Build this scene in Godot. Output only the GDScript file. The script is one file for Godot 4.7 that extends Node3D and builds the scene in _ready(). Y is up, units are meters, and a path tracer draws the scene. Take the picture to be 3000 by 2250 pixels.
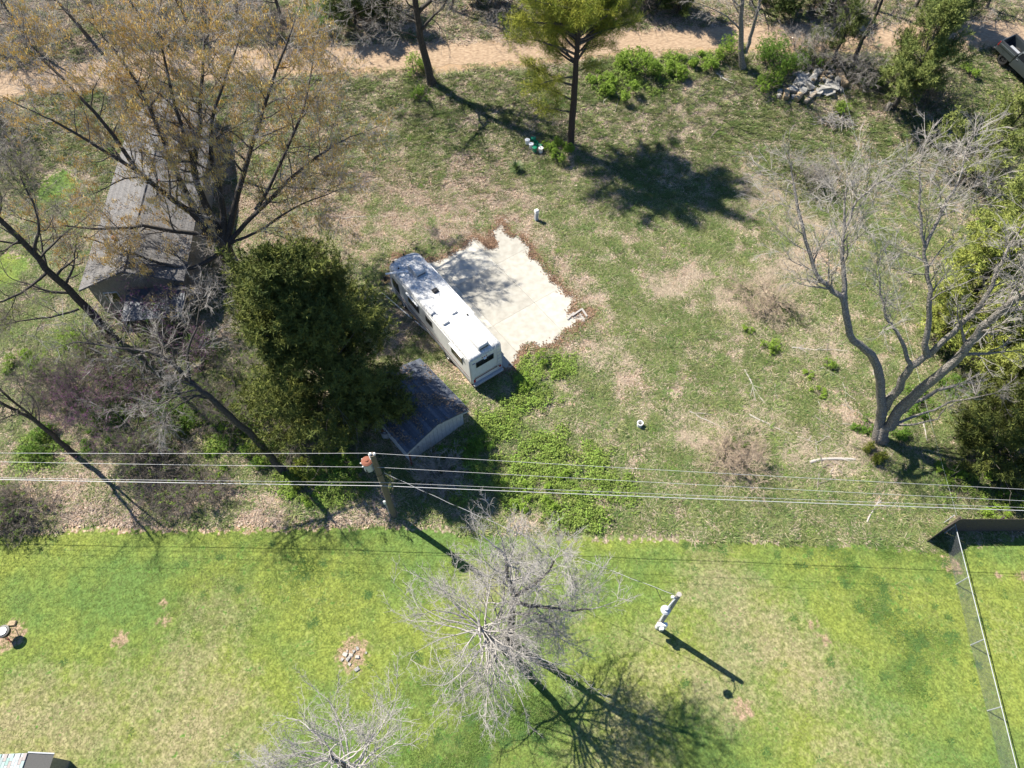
extends Node3D
# An overgrown house lot seen from a drone: motorhome on a concrete pad, sheds, bare spring trees, a mown lawn.

const CAM_Y := 37.0        # metres above the lawn
const FOCAL := 2000.0      # focal length in pixels of a 3000 px wide picture
const PITCH := 56.0        # degrees below the horizon

var rng := RandomNumberGenerator.new()
var bumps := FastNoiseLite.new()
var taken := {}
var M := {}                # materials
var SH := {}               # shared meshes
var field_a: PackedByteArray
var field_b: PackedByteArray
const FX0 := -58.0
const FZ0 := -84.0
const FS := 0.5
const FW := 232
const FH := 176

# ---------------------------------------------------------------- mesh builder
class MB:
	var v := PackedVector3Array()
	var n := PackedVector3Array()
	var ix := PackedInt32Array()
	var uv := PackedVector2Array()
	func tri(a: Vector3, b: Vector3, c: Vector3, out: Vector3) -> void:
		var f := (b - a).cross(c - a)
		if f.length_squared() < 1e-16:
			return
		var m := f.normalized()
		var i := v.size()
		if m.dot(out) > 0.0:
			v.append(a); v.append(c); v.append(b)
		else:
			m = -m
			v.append(a); v.append(b); v.append(c)
		for k in 3:
			n.append(m)
			ix.append(i + k)
	func poly(p: Array, out: Vector3) -> void:
		for k in range(1, p.size() - 1):
			tri(p[0], p[k], p[k + 1], out)
	func box(c: Vector3, s: Vector3, b := 0.0, t := Transform3D()) -> void:
		var h := s * 0.5
		b = minf(b, minf(h.x, minf(h.y, h.z)) * 0.9)
		var P := {}
		for k in 8:
			var sg := Vector3(1 if k & 1 else -1, 1 if k & 2 else -1, 1 if k & 4 else -1)
			for a in 3:
				var q := sg * (h - Vector3(b, b, b))
				q[a] = sg[a] * h[a]
				P[k * 3 + a] = t * (c + q)
		var mid := t * c
		for a in 3:
			var ba := 1 << a
			var o1 := 1 << ((a + 1) % 3)
			var o2 := 1 << ((a + 2) % 3)
			for sd in 2:
				var base := ba if sd else 0
				var q := [P[base * 3 + a], P[(base | o1) * 3 + a], P[(base | o1 | o2) * 3 + a], P[(base | o2) * 3 + a]]
				poly(q, (q[0] + q[2]) * 0.5 - mid)
		if b > 0.0:
			for a in 3:
				var a2 := (a + 1) % 3
				var lo := 1 << ((a + 2) % 3)
				for s1 in 2:
					for s2 in 2:
						var base2 := ((1 << a) if s1 else 0) | ((1 << a2) if s2 else 0)
						var q2 := [P[base2 * 3 + a], P[(base2 | lo) * 3 + a], P[(base2 | lo) * 3 + a2], P[base2 * 3 + a2]]
						poly(q2, (q2[0] + q2[2]) * 0.5 - mid)
			for k in 8:
				tri(P[k * 3], P[k * 3 + 1], P[k * 3 + 2], P[k * 3] - mid)
	func tube(p: PackedVector3Array, r: PackedFloat32Array, sides: int, cap := false, flare := 0.0) -> void:
		var cnt := p.size()
		if cnt < 2:
			return
		var d := (p[1] - p[0]).normalized()
		var x := d.cross(Vector3.UP if absf(d.y) < 0.9 else Vector3.RIGHT).normalized()
		var i0 := v.size()
		for k in cnt:
			var e: Vector3
			if k == 0: e = p[1] - p[0]
			elif k == cnt - 1: e = p[k] - p[k - 1]
			else: e = p[k + 1] - p[k - 1]
			e = e.normalized()
			x = (x - e * x.dot(e)).normalized()
			var y := e.cross(x)
			for s in sides:
				var an := TAU * s / sides
				var dir := x * cos(an) + y * sin(an)
				var rr := r[k]
				if flare > 0.0:
					rr *= 1.0 + flare * sin(an * 3.0 + 1.0) * 0.5 + flare * 0.5 * sin(an * 5.0 + k)
				v.append(p[k] + dir * rr)
				n.append(dir)
		for k in cnt - 1:
			for s in sides:
				var a := i0 + k * sides + s
				var b := i0 + k * sides + (s + 1) % sides
				var c := a + sides
				var e2 := b + sides
				ix.append(a); ix.append(c); ix.append(b)
				ix.append(b); ix.append(c); ix.append(e2)
		if cap:
			for end in 2:
				var kk := 0 if end == 0 else cnt - 1
				var out := (p[0] - p[1]) if end == 0 else (p[cnt - 1] - p[cnt - 2])
				var ring := []
				for s in sides:
					ring.append(v[i0 + kk * sides + s])
				poly(ring, out)
	func rod(a: Vector3, b: Vector3, r: float, sides := 8, cap := true) -> void:
		tube(PackedVector3Array([a, b]), PackedFloat32Array([r, r]), sides, cap)
	func lathe(prof: Array, sides := 20, t := Transform3D()) -> void:
		# profile of Vector2(radius, height), shaded flat along it and smooth round it
		for k in prof.size() - 1:
			var a: Vector2 = prof[k]
			var b: Vector2 = prof[k + 1]
			var sl := Vector2(b.y - a.y, -(b.x - a.x)).normalized()
			var i0 := v.size()
			for s in sides + 1:
				var an := TAU * s / sides
				var dir := Vector3(cos(an), 0, sin(an))
				var nn := (t.basis * (dir * sl.x + Vector3.UP * sl.y)).normalized()
				v.append(t * (dir * a.x + Vector3.UP * a.y)); n.append(nn)
				v.append(t * (dir * b.x + Vector3.UP * b.y)); n.append(nn)
			for s in sides:
				var q := i0 + s * 2
				ix.append(q); ix.append(q + 2); ix.append(q + 1)
				ix.append(q + 1); ix.append(q + 2); ix.append(q + 3)
	func sheet(p: Array, out: Vector3) -> void:
		poly(p, out)
	func prism(poly2: PackedVector2Array, y0: float, y1: float, t := Transform3D()) -> void:
		# plan polygon (x, z) raised from y0 to y1
		var tr := Geometry2D.triangulate_polygon(poly2)
		for k in range(0, tr.size(), 3):
			var q := []
			for j in 3:
				q.append(poly2[tr[k + j]])
			tri(t * Vector3(q[0].x, y1, q[0].y), t * Vector3(q[1].x, y1, q[1].y), t * Vector3(q[2].x, y1, q[2].y), t.basis * Vector3.UP)
			tri(t * Vector3(q[0].x, y0, q[0].y), t * Vector3(q[1].x, y0, q[1].y), t * Vector3(q[2].x, y0, q[2].y), t.basis * Vector3.DOWN)
		var cw := Geometry2D.is_polygon_clockwise(poly2)
		for k in poly2.size():
			var a := poly2[k]
			var b := poly2[(k + 1) % poly2.size()]
			var e := (b - a)
			var o := Vector3(e.y, 0, -e.x)
			if cw:
				o = -o
			poly([t * Vector3(a.x, y0, a.y), t * Vector3(b.x, y0, b.y), t * Vector3(b.x, y1, b.y), t * Vector3(a.x, y1, a.y)], t.basis * o)
	func mesh() -> ArrayMesh:
		var am := ArrayMesh.new()
		if v.size() == 0:
			return am
		var arr := []
		arr.resize(Mesh.ARRAY_MAX)
		arr[Mesh.ARRAY_VERTEX] = v
		arr[Mesh.ARRAY_NORMAL] = n
		arr[Mesh.ARRAY_INDEX] = ix
		if uv.size() == v.size():
			arr[Mesh.ARRAY_TEX_UV] = uv
		am.add_surface_from_arrays(Mesh.PRIMITIVE_TRIANGLES, arr)
		return am

# ---------------------------------------------------------------- ground and placing
func terr(x: float, z: float) -> float:
	var t := clampf((-z - 40.0) / 26.0, 0.0, 1.0)
	var h := 5.0 * t * t * (3.0 - 2.0 * t)
	var k := smoothstep(9.0, 14.0, Vector2(x + 1.0, z + 30.5).length())
	return h + bumps.get_noise_2d(x, z) * 0.13 * k

func g(x: float, z: float, h := 0.0) -> Vector3:
	return Vector3(x, terr(x, z) + h, z)

# the point of the terrain (or of the level h metres above it) that lies on the sight line of pixel (u, v) of the photograph
func at(u: float, v: float, h := 0.0) -> Vector3:
	var p := deg_to_rad(PITCH)
	var a := u - 1500.0
	var b := 1125.0 - v
	var d := Vector3(a, b * cos(p) - FOCAL * sin(p), -(b * sin(p) + FOCAL * cos(p)))
	var y := h
	var q := Vector3.ZERO
	for i in 40:
		q = d * ((CAM_Y - y) / -d.y)
		y = lerpf(y, terr(q.x, q.z) + h, 0.5)
	return Vector3(q.x, y, q.z)

func at2(u: float, v: float) -> Vector2:
	var q := at(u, v)
	return Vector2(q.x, q.z)

# ---------------------------------------------------------------- nodes
func numbered(called: String) -> String:
	taken[called] = taken.get(called, -1) + 1
	return called if taken[called] == 0 else "%s_%03d" % [called, taken[called]]

func thing(called: String, label: String, category: String, pos := Vector3.ZERO, turn := 0.0, group := "") -> Node3D:
	var o := Node3D.new()
	o.name = numbered(called)
	add_child(o)
	o.position = pos
	o.rotation.y = turn
	tag(o, label, category, group)
	return o

func tag(o: Node3D, label: String, category: String, group := "") -> void:
	o.set_meta("label", label)
	o.set_meta("category", category)
	if group:
		o.set_meta("group", group)

func part(parent: Node, called: String, mb: MB, mat: Material, label := "") -> MeshInstance3D:
	var o := MeshInstance3D.new()
	o.name = called
	o.mesh = mb.mesh()
	o.material_override = mat
	parent.add_child(o, true)
	if label:
		o.set_meta("label", label)
	return o

func piece(parent: Node, called: String, mesh: Mesh, mat: Material, xf: Transform3D) -> MeshInstance3D:
	var o := MeshInstance3D.new()
	o.name = called
	o.mesh = mesh
	o.material_override = mat
	o.transform = xf
	parent.add_child(o, true)
	return o

func single(called: String, mb: MB, mat: Material, label: String, category: String, pos := Vector3.ZERO, turn := 0.0, group := "") -> MeshInstance3D:
	var o := MeshInstance3D.new()
	o.name = numbered(called)
	o.mesh = mb.mesh()
	o.material_override = mat
	add_child(o)
	o.position = pos
	o.rotation.y = turn
	tag(o, label, category, group)
	return o

func structure(called: String, mesh: Mesh, mat: Material) -> MeshInstance3D:
	var o := MeshInstance3D.new()
	o.name = numbered(called)
	o.mesh = mesh
	o.material_override = mat
	add_child(o)
	o.set_meta("kind", "structure")
	return o

func many(parent: Node, called: String, mesh: Mesh, mat: Material, xf: Array, cols: Array) -> MultiMeshInstance3D:
	var mm := MultiMesh.new()
	mm.transform_format = MultiMesh.TRANSFORM_3D
	mm.use_colors = true
	mm.mesh = mesh
	mm.instance_count = xf.size()
	for i in xf.size():
		mm.set_instance_transform(i, xf[i])
		mm.set_instance_color(i, cols[i])
	var o := MultiMeshInstance3D.new()
	o.name = called
	o.multimesh = mm
	o.material_override = mat
	parent.add_child(o, true)
	o.set_meta("kind", "stuff")
	return o

# ---------------------------------------------------------------- materials
func lin(r: float, gg: float, b: float) -> Color:
	return Color(r, gg, b).linear_to_srgb()

func plain(c: Color, rough := 0.8, metal := 0.0) -> StandardMaterial3D:
	var m := StandardMaterial3D.new()
	m.albedo_color = c
	m.roughness = rough
	m.metallic = metal
	return m

func noise_tex(freq: float, seed_: int, a: Color, b: Color, w := 256, oct := 4, mid := 0.5) -> NoiseTexture2D:
	var f := FastNoiseLite.new()
	f.seed = seed_
	f.frequency = freq
	f.fractal_octaves = oct
	var t := NoiseTexture2D.new()
	t.width = w
	t.height = w
	t.seamless = true
	t.noise = f
	var gr := Gradient.new()
	gr.set_color(0, a)
	gr.set_color(1, b)
	gr.add_point(mid, a.lerp(b, 0.5))
	t.color_ramp = gr
	return t

func noisy(a: Color, b: Color, scale: Vector3, rough := 0.85, freq := 0.03, seed_ := 1, relief := 0.0, world := false) -> StandardMaterial3D:
	var m := StandardMaterial3D.new()
	m.albedo_texture = noise_tex(freq, seed_, a, b)
	m.roughness = rough
	m.uv1_triplanar = true
	m.uv1_world_triplanar = world
	m.uv1_scale = scale
	if relief > 0.0:
		m.heightmap_enabled = true
		m.heightmap_scale = relief
		m.heightmap_texture = noise_tex(freq, seed_ + 7, Color.BLACK, Color.WHITE)
	return m

func leafy(rough := 0.6, back := Color(0.3, 0.36, 0.09)) -> StandardMaterial3D:
	var m := StandardMaterial3D.new()
	m.vertex_color_use_as_albedo = true
	m.roughness = rough
	m.cull_mode = BaseMaterial3D.CULL_DISABLED
	m.metallic_specular = 0.25
	if back.v > 0.01:
		m.backlight_enabled = true
		m.backlight = back
	return m

func make_materials() -> void:
	M.bark = noisy(lin(0.035, 0.03, 0.026), lin(0.2, 0.175, 0.15), Vector3(0.9, 0.35, 0.9), 0.95, 0.05, 3, 3.0, true)
	M.dark_bark = noisy(lin(0.02, 0.017, 0.015), lin(0.11, 0.095, 0.08), Vector3(0.9, 0.35, 0.9), 0.95, 0.05, 4, 3.0, true)
	M.grey_bark = noisy(lin(0.07, 0.06, 0.05), lin(0.5, 0.46, 0.41), Vector3(0.9, 0.35, 0.9), 0.95, 0.06, 5, 8.0, true)
	M.pine_bark = noisy(lin(0.025, 0.02, 0.017), lin(0.11, 0.08, 0.06), Vector3(2, 0.9, 2), 0.95, 0.06, 6, 4.0, true)
	M.twig_grey = plain(lin(0.3, 0.275, 0.25), 0.9)
	M.twig_brown = plain(lin(0.17, 0.145, 0.12), 0.9)
	M.twig_dark = plain(lin(0.07, 0.06, 0.055), 0.9)
	M.twig_pale = plain(lin(0.35, 0.325, 0.3), 0.9)
	M.straw = plain(lin(0.44, 0.34, 0.25), 0.9)
	M.twig_dead = plain(lin(0.36, 0.33, 0.295), 0.9)
	M.leaf = leafy()
	M.needle = leafy(0.7, Color(0.16, 0.18, 0.05))
	M.grass = leafy(0.7, Color(0.3, 0.34, 0.12))
	M.litter = leafy(0.85, Color(0, 0, 0))
	M.bud = leafy(0.7, Color(0.4, 0.3, 0.14))
	M.white = noisy(lin(0.70, 0.70, 0.69), lin(0.82, 0.82, 0.81), Vector3(0.5, 0.5, 0.5), 0.35, 0.02, 11)
	M.rv_side = noisy(lin(0.6, 0.6, 0.58), lin(0.74, 0.74, 0.72), Vector3(0.6, 0.25, 0.6), 0.4, 0.03, 12)
	M.rv_roof = noisy(lin(0.26, 0.26, 0.255), lin(0.8, 0.8, 0.79), Vector3(0.35, 0.35, 0.35), 0.6, 0.06, 13)
	M.shroud = noisy(lin(0.42, 0.42, 0.41), lin(0.58, 0.58, 0.57), Vector3(1, 1, 1), 0.5, 0.05, 51)
	M.grey = noisy(lin(0.25, 0.26, 0.27), lin(0.36, 0.37, 0.38), Vector3(1, 1, 1), 0.6, 0.03, 14)
	M.maroon = plain(lin(0.13, 0.05, 0.045), 0.5)
	M.black = plain(lin(0.015, 0.015, 0.017), 0.5)
	M.rubber = plain(lin(0.02, 0.02, 0.02), 0.85)
	M.glass = plain(lin(0.012, 0.014, 0.017), 0.08)
	M.glass.metallic_specular = 0.6
	M.steel = plain(lin(0.5, 0.5, 0.5), 0.35, 0.85)
	M.net = plain(lin(0.2, 0.21, 0.22), 0.6, 0.3)
	M.rail = noisy(lin(0.26, 0.28, 0.29), lin(0.38, 0.4, 0.41), Vector3(2, 2, 2), 0.6, 0.05, 52)
	M.galv = noisy(lin(0.36, 0.38, 0.4), lin(0.5, 0.52, 0.54), Vector3(2, 2, 2), 0.5, 0.05, 15)
	M.wire = plain(lin(0.5, 0.5, 0.5), 0.5, 0.2)
	M.red_lamp = plain(lin(0.35, 0.015, 0.012), 0.25)
	M.amber = plain(lin(0.4, 0.12, 0.01), 0.3)
	M.concrete = noisy(lin(0.31, 0.29, 0.252), lin(0.42, 0.398, 0.355), Vector3(0.14, 0.14, 0.14), 0.9, 0.04, 16)
	M.concrete_grey = noisy(lin(0.15, 0.145, 0.135), lin(0.42, 0.4, 0.36), Vector3(0.8, 0.8, 0.8), 0.9, 0.04, 17, 3.0, true)
	M.concrete_tan = noisy(lin(0.25, 0.18, 0.11), lin(0.42, 0.32, 0.2), Vector3(1, 1, 1), 0.9, 0.04, 18, 3.0, true)
	M.roof_grey = noisy(lin(0.08, 0.077, 0.076), lin(0.19, 0.182, 0.18), Vector3(0.5, 0.5, 0.5), 0.95, 0.09, 19, 2.0)
	M.roof_dark = noisy(lin(0.055, 0.066, 0.085), lin(0.14, 0.155, 0.185), Vector3(0.6, 0.6, 0.6), 0.9, 0.1, 20, 2.0)
	M.wall_white = noisy(lin(0.42, 0.43, 0.42), lin(0.58, 0.58, 0.56), Vector3(0.7, 0.3, 0.7), 0.8, 0.04, 21)
	M.wall_beige = noisy(lin(0.2, 0.18, 0.145), lin(0.3, 0.27, 0.22), Vector3(0.7, 0.3, 0.7), 0.85, 0.04, 22)
	M.rust = noisy(lin(0.14, 0.045, 0.025), lin(0.27, 0.11, 0.07), Vector3(1.5, 1.5, 1.5), 0.9, 0.05, 23)
	M.pole_wood = noisy(lin(0.1, 0.085, 0.06), lin(0.21, 0.175, 0.125), Vector3(2.5, 0.25, 2.5), 0.9, 0.06, 24)
	M.fence_wood = noisy(lin(0.05, 0.04, 0.032), lin(0.13, 0.105, 0.085), Vector3(2.5, 0.4, 2.5), 0.9, 0.05, 25, 1.0, true)
	M.old_wood = noisy(lin(0.2, 0.16, 0.12), lin(0.4, 0.33, 0.25), Vector3(1.5, 1.5, 1.5), 0.9, 0.05, 26, 1.0, true)
	M.weather_wood = noisy(lin(0.22, 0.2, 0.18), lin(0.42, 0.39, 0.36), Vector3(2, 2, 2), 0.9, 0.05, 27, 1.0, true)
	M.green_plastic = plain(lin(0.01, 0.22, 0.1), 0.4)
	M.white_plastic = plain(lin(0.7, 0.7, 0.68), 0.4)
	M.truck = plain(lin(0.035, 0.045, 0.05), 0.3)
	M.truck.clearcoat_enabled = true
	M.truck.clearcoat = 0.6
	M.truck_liner = plain(lin(0.02, 0.022, 0.025), 0.7)
	M.teal = []
	for c in [[0.2, 0.29, 0.27], [0.25, 0.32, 0.31], [0.3, 0.33, 0.34], [0.27, 0.24, 0.23], [0.22, 0.26, 0.26]]:
		M.teal.append(noisy(lin(c[0] * 0.8, c[1] * 0.8, c[2] * 0.8), lin(c[0] * 1.15, c[1] * 1.15, c[2] * 1.15), Vector3(3, 3, 3), 0.95, 0.1, 28 + M.teal.size(), 0.0, true))
	M.pot = plain(lin(0.55, 0.55, 0.54), 0.4, 0.4)
	M.blue = plain(lin(0.03, 0.08, 0.25), 0.5)

# ---------------------------------------------------------------- where what grows: fields in world x, z
func blob(list: Array, arr: PackedFloat32Array, gain := 1.0) -> void:
	for b in list:
		var c := at2(b[0], b[1])
		var r: float = b[2]
		var k: float = (b[3] if b.size() > 3 else 1.0) * gain
		var x0 := maxi(0, int((c.x - r - FX0) / FS))
		var x1 := mini(FW - 1, int((c.x + r - FX0) / FS) + 1)
		var z0 := maxi(0, int((c.y - r - FZ0) / FS))
		var z1 := mini(FH - 1, int((c.y + r - FZ0) / FS) + 1)
		for j in range(z0, z1 + 1):
			for i in range(x0, x1 + 1):
				var d := Vector2(FX0 + i * FS, FZ0 + j * FS).distance_to(c) / r
				if d < 1.0:
					var q := (1.0 - d * d) * k
					if q > arr[j * FW + i]:
						arr[j * FW + i] = q

func interp(tab: Array, x: float) -> float:
	if x <= tab[0][0]:
		return tab[0][1]
	for i in tab.size() - 1:
		if x <= tab[i + 1][0]:
			return lerpf(tab[i][1], tab[i + 1][1], (x - tab[i][0]) / (tab[i + 1][0] - tab[i][0]))
	return tab[-1][1]

var lawn_edge := []
var road_line := []

func make_fields() -> void:
	for q in [[-900, 1552], [0, 1552], [350, 1545], [700, 1546], [1100, 1535], [1400, 1552], [1700, 1568], [2100, 1572], [2450, 1590], [2770, 1600], [3000, 1560], [3500, 1560]]:
		var w := at2(q[0], q[1])
		lawn_edge.append([w.x, w.y])
	for q in [[-600, 300], [0, 250], [360, 200], [700, 184], [950, 175], [1200, 166], [1450, 154], [1750, 128], [2050, 112], [2350, 108], [2650, 104], [2950, 98], [3500, 90]]:
		var w := at2(q[0], q[1])
		road_line.append([w.x, w.y])
	var lawn := PackedFloat32Array()
	var green := PackedFloat32Array()
	var litter := PackedFloat32Array()
	var dry := PackedFloat32Array()
	var bare := PackedFloat32Array()
	var vine := PackedFloat32Array()
	var road := PackedFloat32Array()
	var rich := PackedFloat32Array()
	for arr in [lawn, green, litter, dry, bare, vine, road, rich]:
		arr.resize(FW * FH)
	for j in FH:
		for i in FW:
			var x := FX0 + i * FS
			var z := FZ0 + j * FS
			var k := j * FW + i
			lawn[k] = clampf((z - interp(lawn_edge, x)) / 1.2 + 0.5, 0.0, 1.0)
			var d := absf(z - interp(road_line, x))
			road[k] = clampf(1.0 - (d - 0.9) / 1.3, 0.0, 1.0)
			green[k] = 0.5
			if z < interp(road_line, x):
				green[k] = 0.3
				litter[k] = 0.2
	blob([[1250, 430, 3], [1220, 400, 2.5], [1400, 420, 2], [1700, 750, 3], [1790, 800, 3], [1850, 900, 3.5], [1900, 1050, 4], [1750, 1150, 3], [2000, 950, 3.5], [2100, 1100, 3], [1900, 1250, 3.5],
		[2250, 1150, 3], [2300, 1300, 4], [2450, 1500, 4], [2650, 1550, 4], [2100, 1480, 4], [2350, 1180, 2.5], [2000, 1400, 4], [2200, 350, 4], [2300, 400, 4], [2100, 420, 3], [2300, 500, 4], [2400, 600, 4],
		[2600, 500, 4], [2850, 300, 4], [2950, 700, 4], [2550, 850, 4], [1950, 600, 4], [2050, 700, 4], [1650, 300, 2.5], [1200, 250, 2], [1950, 250, 3], [1800, 200, 3], [2700, 1420, 4], [2900, 1480, 4], [2450, 1250, 3],
		[150, 1000, 4], [80, 950, 4], [250, 1050, 4], [350, 1250, 4], [550, 1200, 4], [640, 1280, 4], [750, 1400, 4], [100, 1330, 4], [900, 1450, 4], [430, 1330, 3], [2600, 700, 5], [1850, 500, 3], [1500, 1350, 5], [1700, 1450, 5], [2700, 1200, 5], [2870, 1250, 5], [1300, 330, 2], [1250, 1450, 3], [2300, 1520, 4]], green, 0.85)
	blob([[1180, 640, 4], [1000, 650, 5], [1300, 600, 4], [1350, 680, 3], [1450, 560, 2.5], [1550, 700, 2.5], [1640, 780, 2.2], [1720, 850, 2], [1750, 960, 2], [1650, 1030, 1.7], [900, 560, 4], [850, 700, 4],
		[1100, 550, 4], [700, 950, 3], [1200, 950, 2], [1320, 1090, 1.5], [200, 1470, 6], [600, 1490, 6], [900, 1510, 4], [50, 1480, 5], [1050, 1500, 3], [1850, 1130, 2], [500, 900, 3], [700, 600, 4], [600, 500, 4],
		[380, 1460, 5], [760, 1500, 4], [2000, 800, 2], [1500, 620, 2.5], [1400, 500, 3], [200, 1200, 3], [2400, 750, 2.5], [2480, 1240, 2]], litter, 1.0)
	blob([[2150, 1330, 2.5], [2000, 1250, 2], [2200, 880, 3], [2300, 800, 3], [2050, 830, 2], [2400, 1000, 2.5], [2350, 650, 3], [2250, 560, 3], [1800, 1050, 2], [2500, 1300, 2.5], [1950, 850, 2], [2250, 1230, 1.6], [2350, 1330, 2],
		[2200, 1850, 4], [2150, 1780, 3], [2350, 1950, 3], [2100, 2000, 3], [2080, 1700, 3], [620, 1800, 3, 0.7], [520, 2000, 4, 0.8], [550, 2150, 5, 0.9], [150, 2150, 4], [1400, 1700, 2, 0.7], [1800, 2150, 4, 0.7], [2500, 2150, 4, 0.6], [60, 2080, 3],
		[350, 2080, 4, 0.7], [1650, 1780, 3, 0.5], [1900, 1900, 3, 0.6], [680, 2230, 3, 0.8]], dry)
	blob([[2050, 270, 3], [1980, 300, 2.5], [2020, 330, 2], [340, 1860, 0.8, 0.8], [1020, 1900, 1.3, 0.9], [2370, 1820, 0.5, 0.9], [2400, 1860, 0.6, 0.8], [2160, 2060, 0.9, 0.8], [20, 1850, 1.2, 0.9], [470, 1800, 0.5], [465, 1760, 0.4], [2770, 1640, 0.9], [2905, 1680, 0.4], [2980, 1675, 0.6], [1100, 330, 3, 0.6]], bare)
	blob([[1560, 1380, 3], [1650, 1450, 3], [1500, 1430, 2.5], [1620, 1330, 2.5], [1720, 1480, 2.5], [1560, 1100, 1.8], [1640, 1080, 1.5], [1500, 1180, 1.8], [1450, 1260, 2], [1400, 1330, 2], [1600, 1180, 1.5],
		[640, 1250, 2.5], [540, 1210, 2.5], [130, 1310, 2], [980, 1420, 2], [880, 1400, 2], [420, 1230, 2], [1830, 230, 2], [1900, 240, 2], [1770, 250, 1.8], [1970, 200, 2], [2080, 180, 1.6], [1700, 1380, 3], [1450, 1350, 2], [2850, 1470, 2, 0.7], [1330, 1430, 1.6], [1790, 1440, 2, 0.8]], vine)
	blob([[1450, 2150, 3.5], [1350, 2200, 3], [1550, 2100, 2], [950, 1650, 4, 0.5], [700, 1650, 5, 0.4], [2560, 1780, 1.6], [2680, 1900, 1.8], [2600, 1720, 1.3], [2450, 1650, 1.6], [2740, 1850, 1.5], [2650, 2000, 1.4], [2740, 1560, 2.5], [2600, 1560, 2.5], [2330, 1540, 2.5], [2080, 1560, 2], [1250, 1990, 2, 0.5], [1330, 2080, 2.5, 0.7]], rich)
	# lawn west of the house
	for q in [[-10, 800, 3.2], [170, 550, 2.6]]:
		blob([[q[0], q[1], q[2]]], lawn)
	var ia := PackedByteArray()
	var ib := PackedByteArray()
	ia.resize(FW * FH * 4)
	ib.resize(FW * FH * 4)
	for k in FW * FH:
		ia[k * 4] = int(clampf(lawn[k], 0, 1) * 255)
		ia[k * 4 + 1] = int(clampf(green[k], 0, 1) * 255)
		ia[k * 4 + 2] = int(clampf(litter[k], 0, 1) * 255)
		ia[k * 4 + 3] = int(clampf(dry[k], 0, 1) * 255)
		ib[k * 4] = int(clampf(bare[k], 0, 1) * 255)
		ib[k * 4 + 1] = int(clampf(vine[k], 0, 1) * 255)
		ib[k * 4 + 2] = int(clampf(road[k], 0, 1) * 255)
		ib[k * 4 + 3] = int(clampf(rich[k], 0, 1) * 255)
	field_a = ia
	field_b = ib

func fld(which: int, x: float, z: float) -> float:
	var i := clampi(int((x - FX0) / FS + 0.5), 0, FW - 1)
	var j := clampi(int((z - FZ0) / FS + 0.5), 0, FH - 1)
	return (field_a[(j * FW + i) * 4 + which] if which < 4 else field_b[(j * FW + i) * 4 + which - 4]) / 255.0

func noise_bytes(w: int, h: int, freq: float, seed_: int, oct: int) -> PackedByteArray:
	var f := FastNoiseLite.new()
	f.seed = seed_
	f.frequency = freq
	f.fractal_octaves = oct
	f.noise_type = FastNoiseLite.TYPE_SIMPLEX_SMOOTH
	var im := f.get_image(w, h, false, false, true)
	im.convert(Image.FORMAT_L8)
	return im.get_data()

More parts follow.
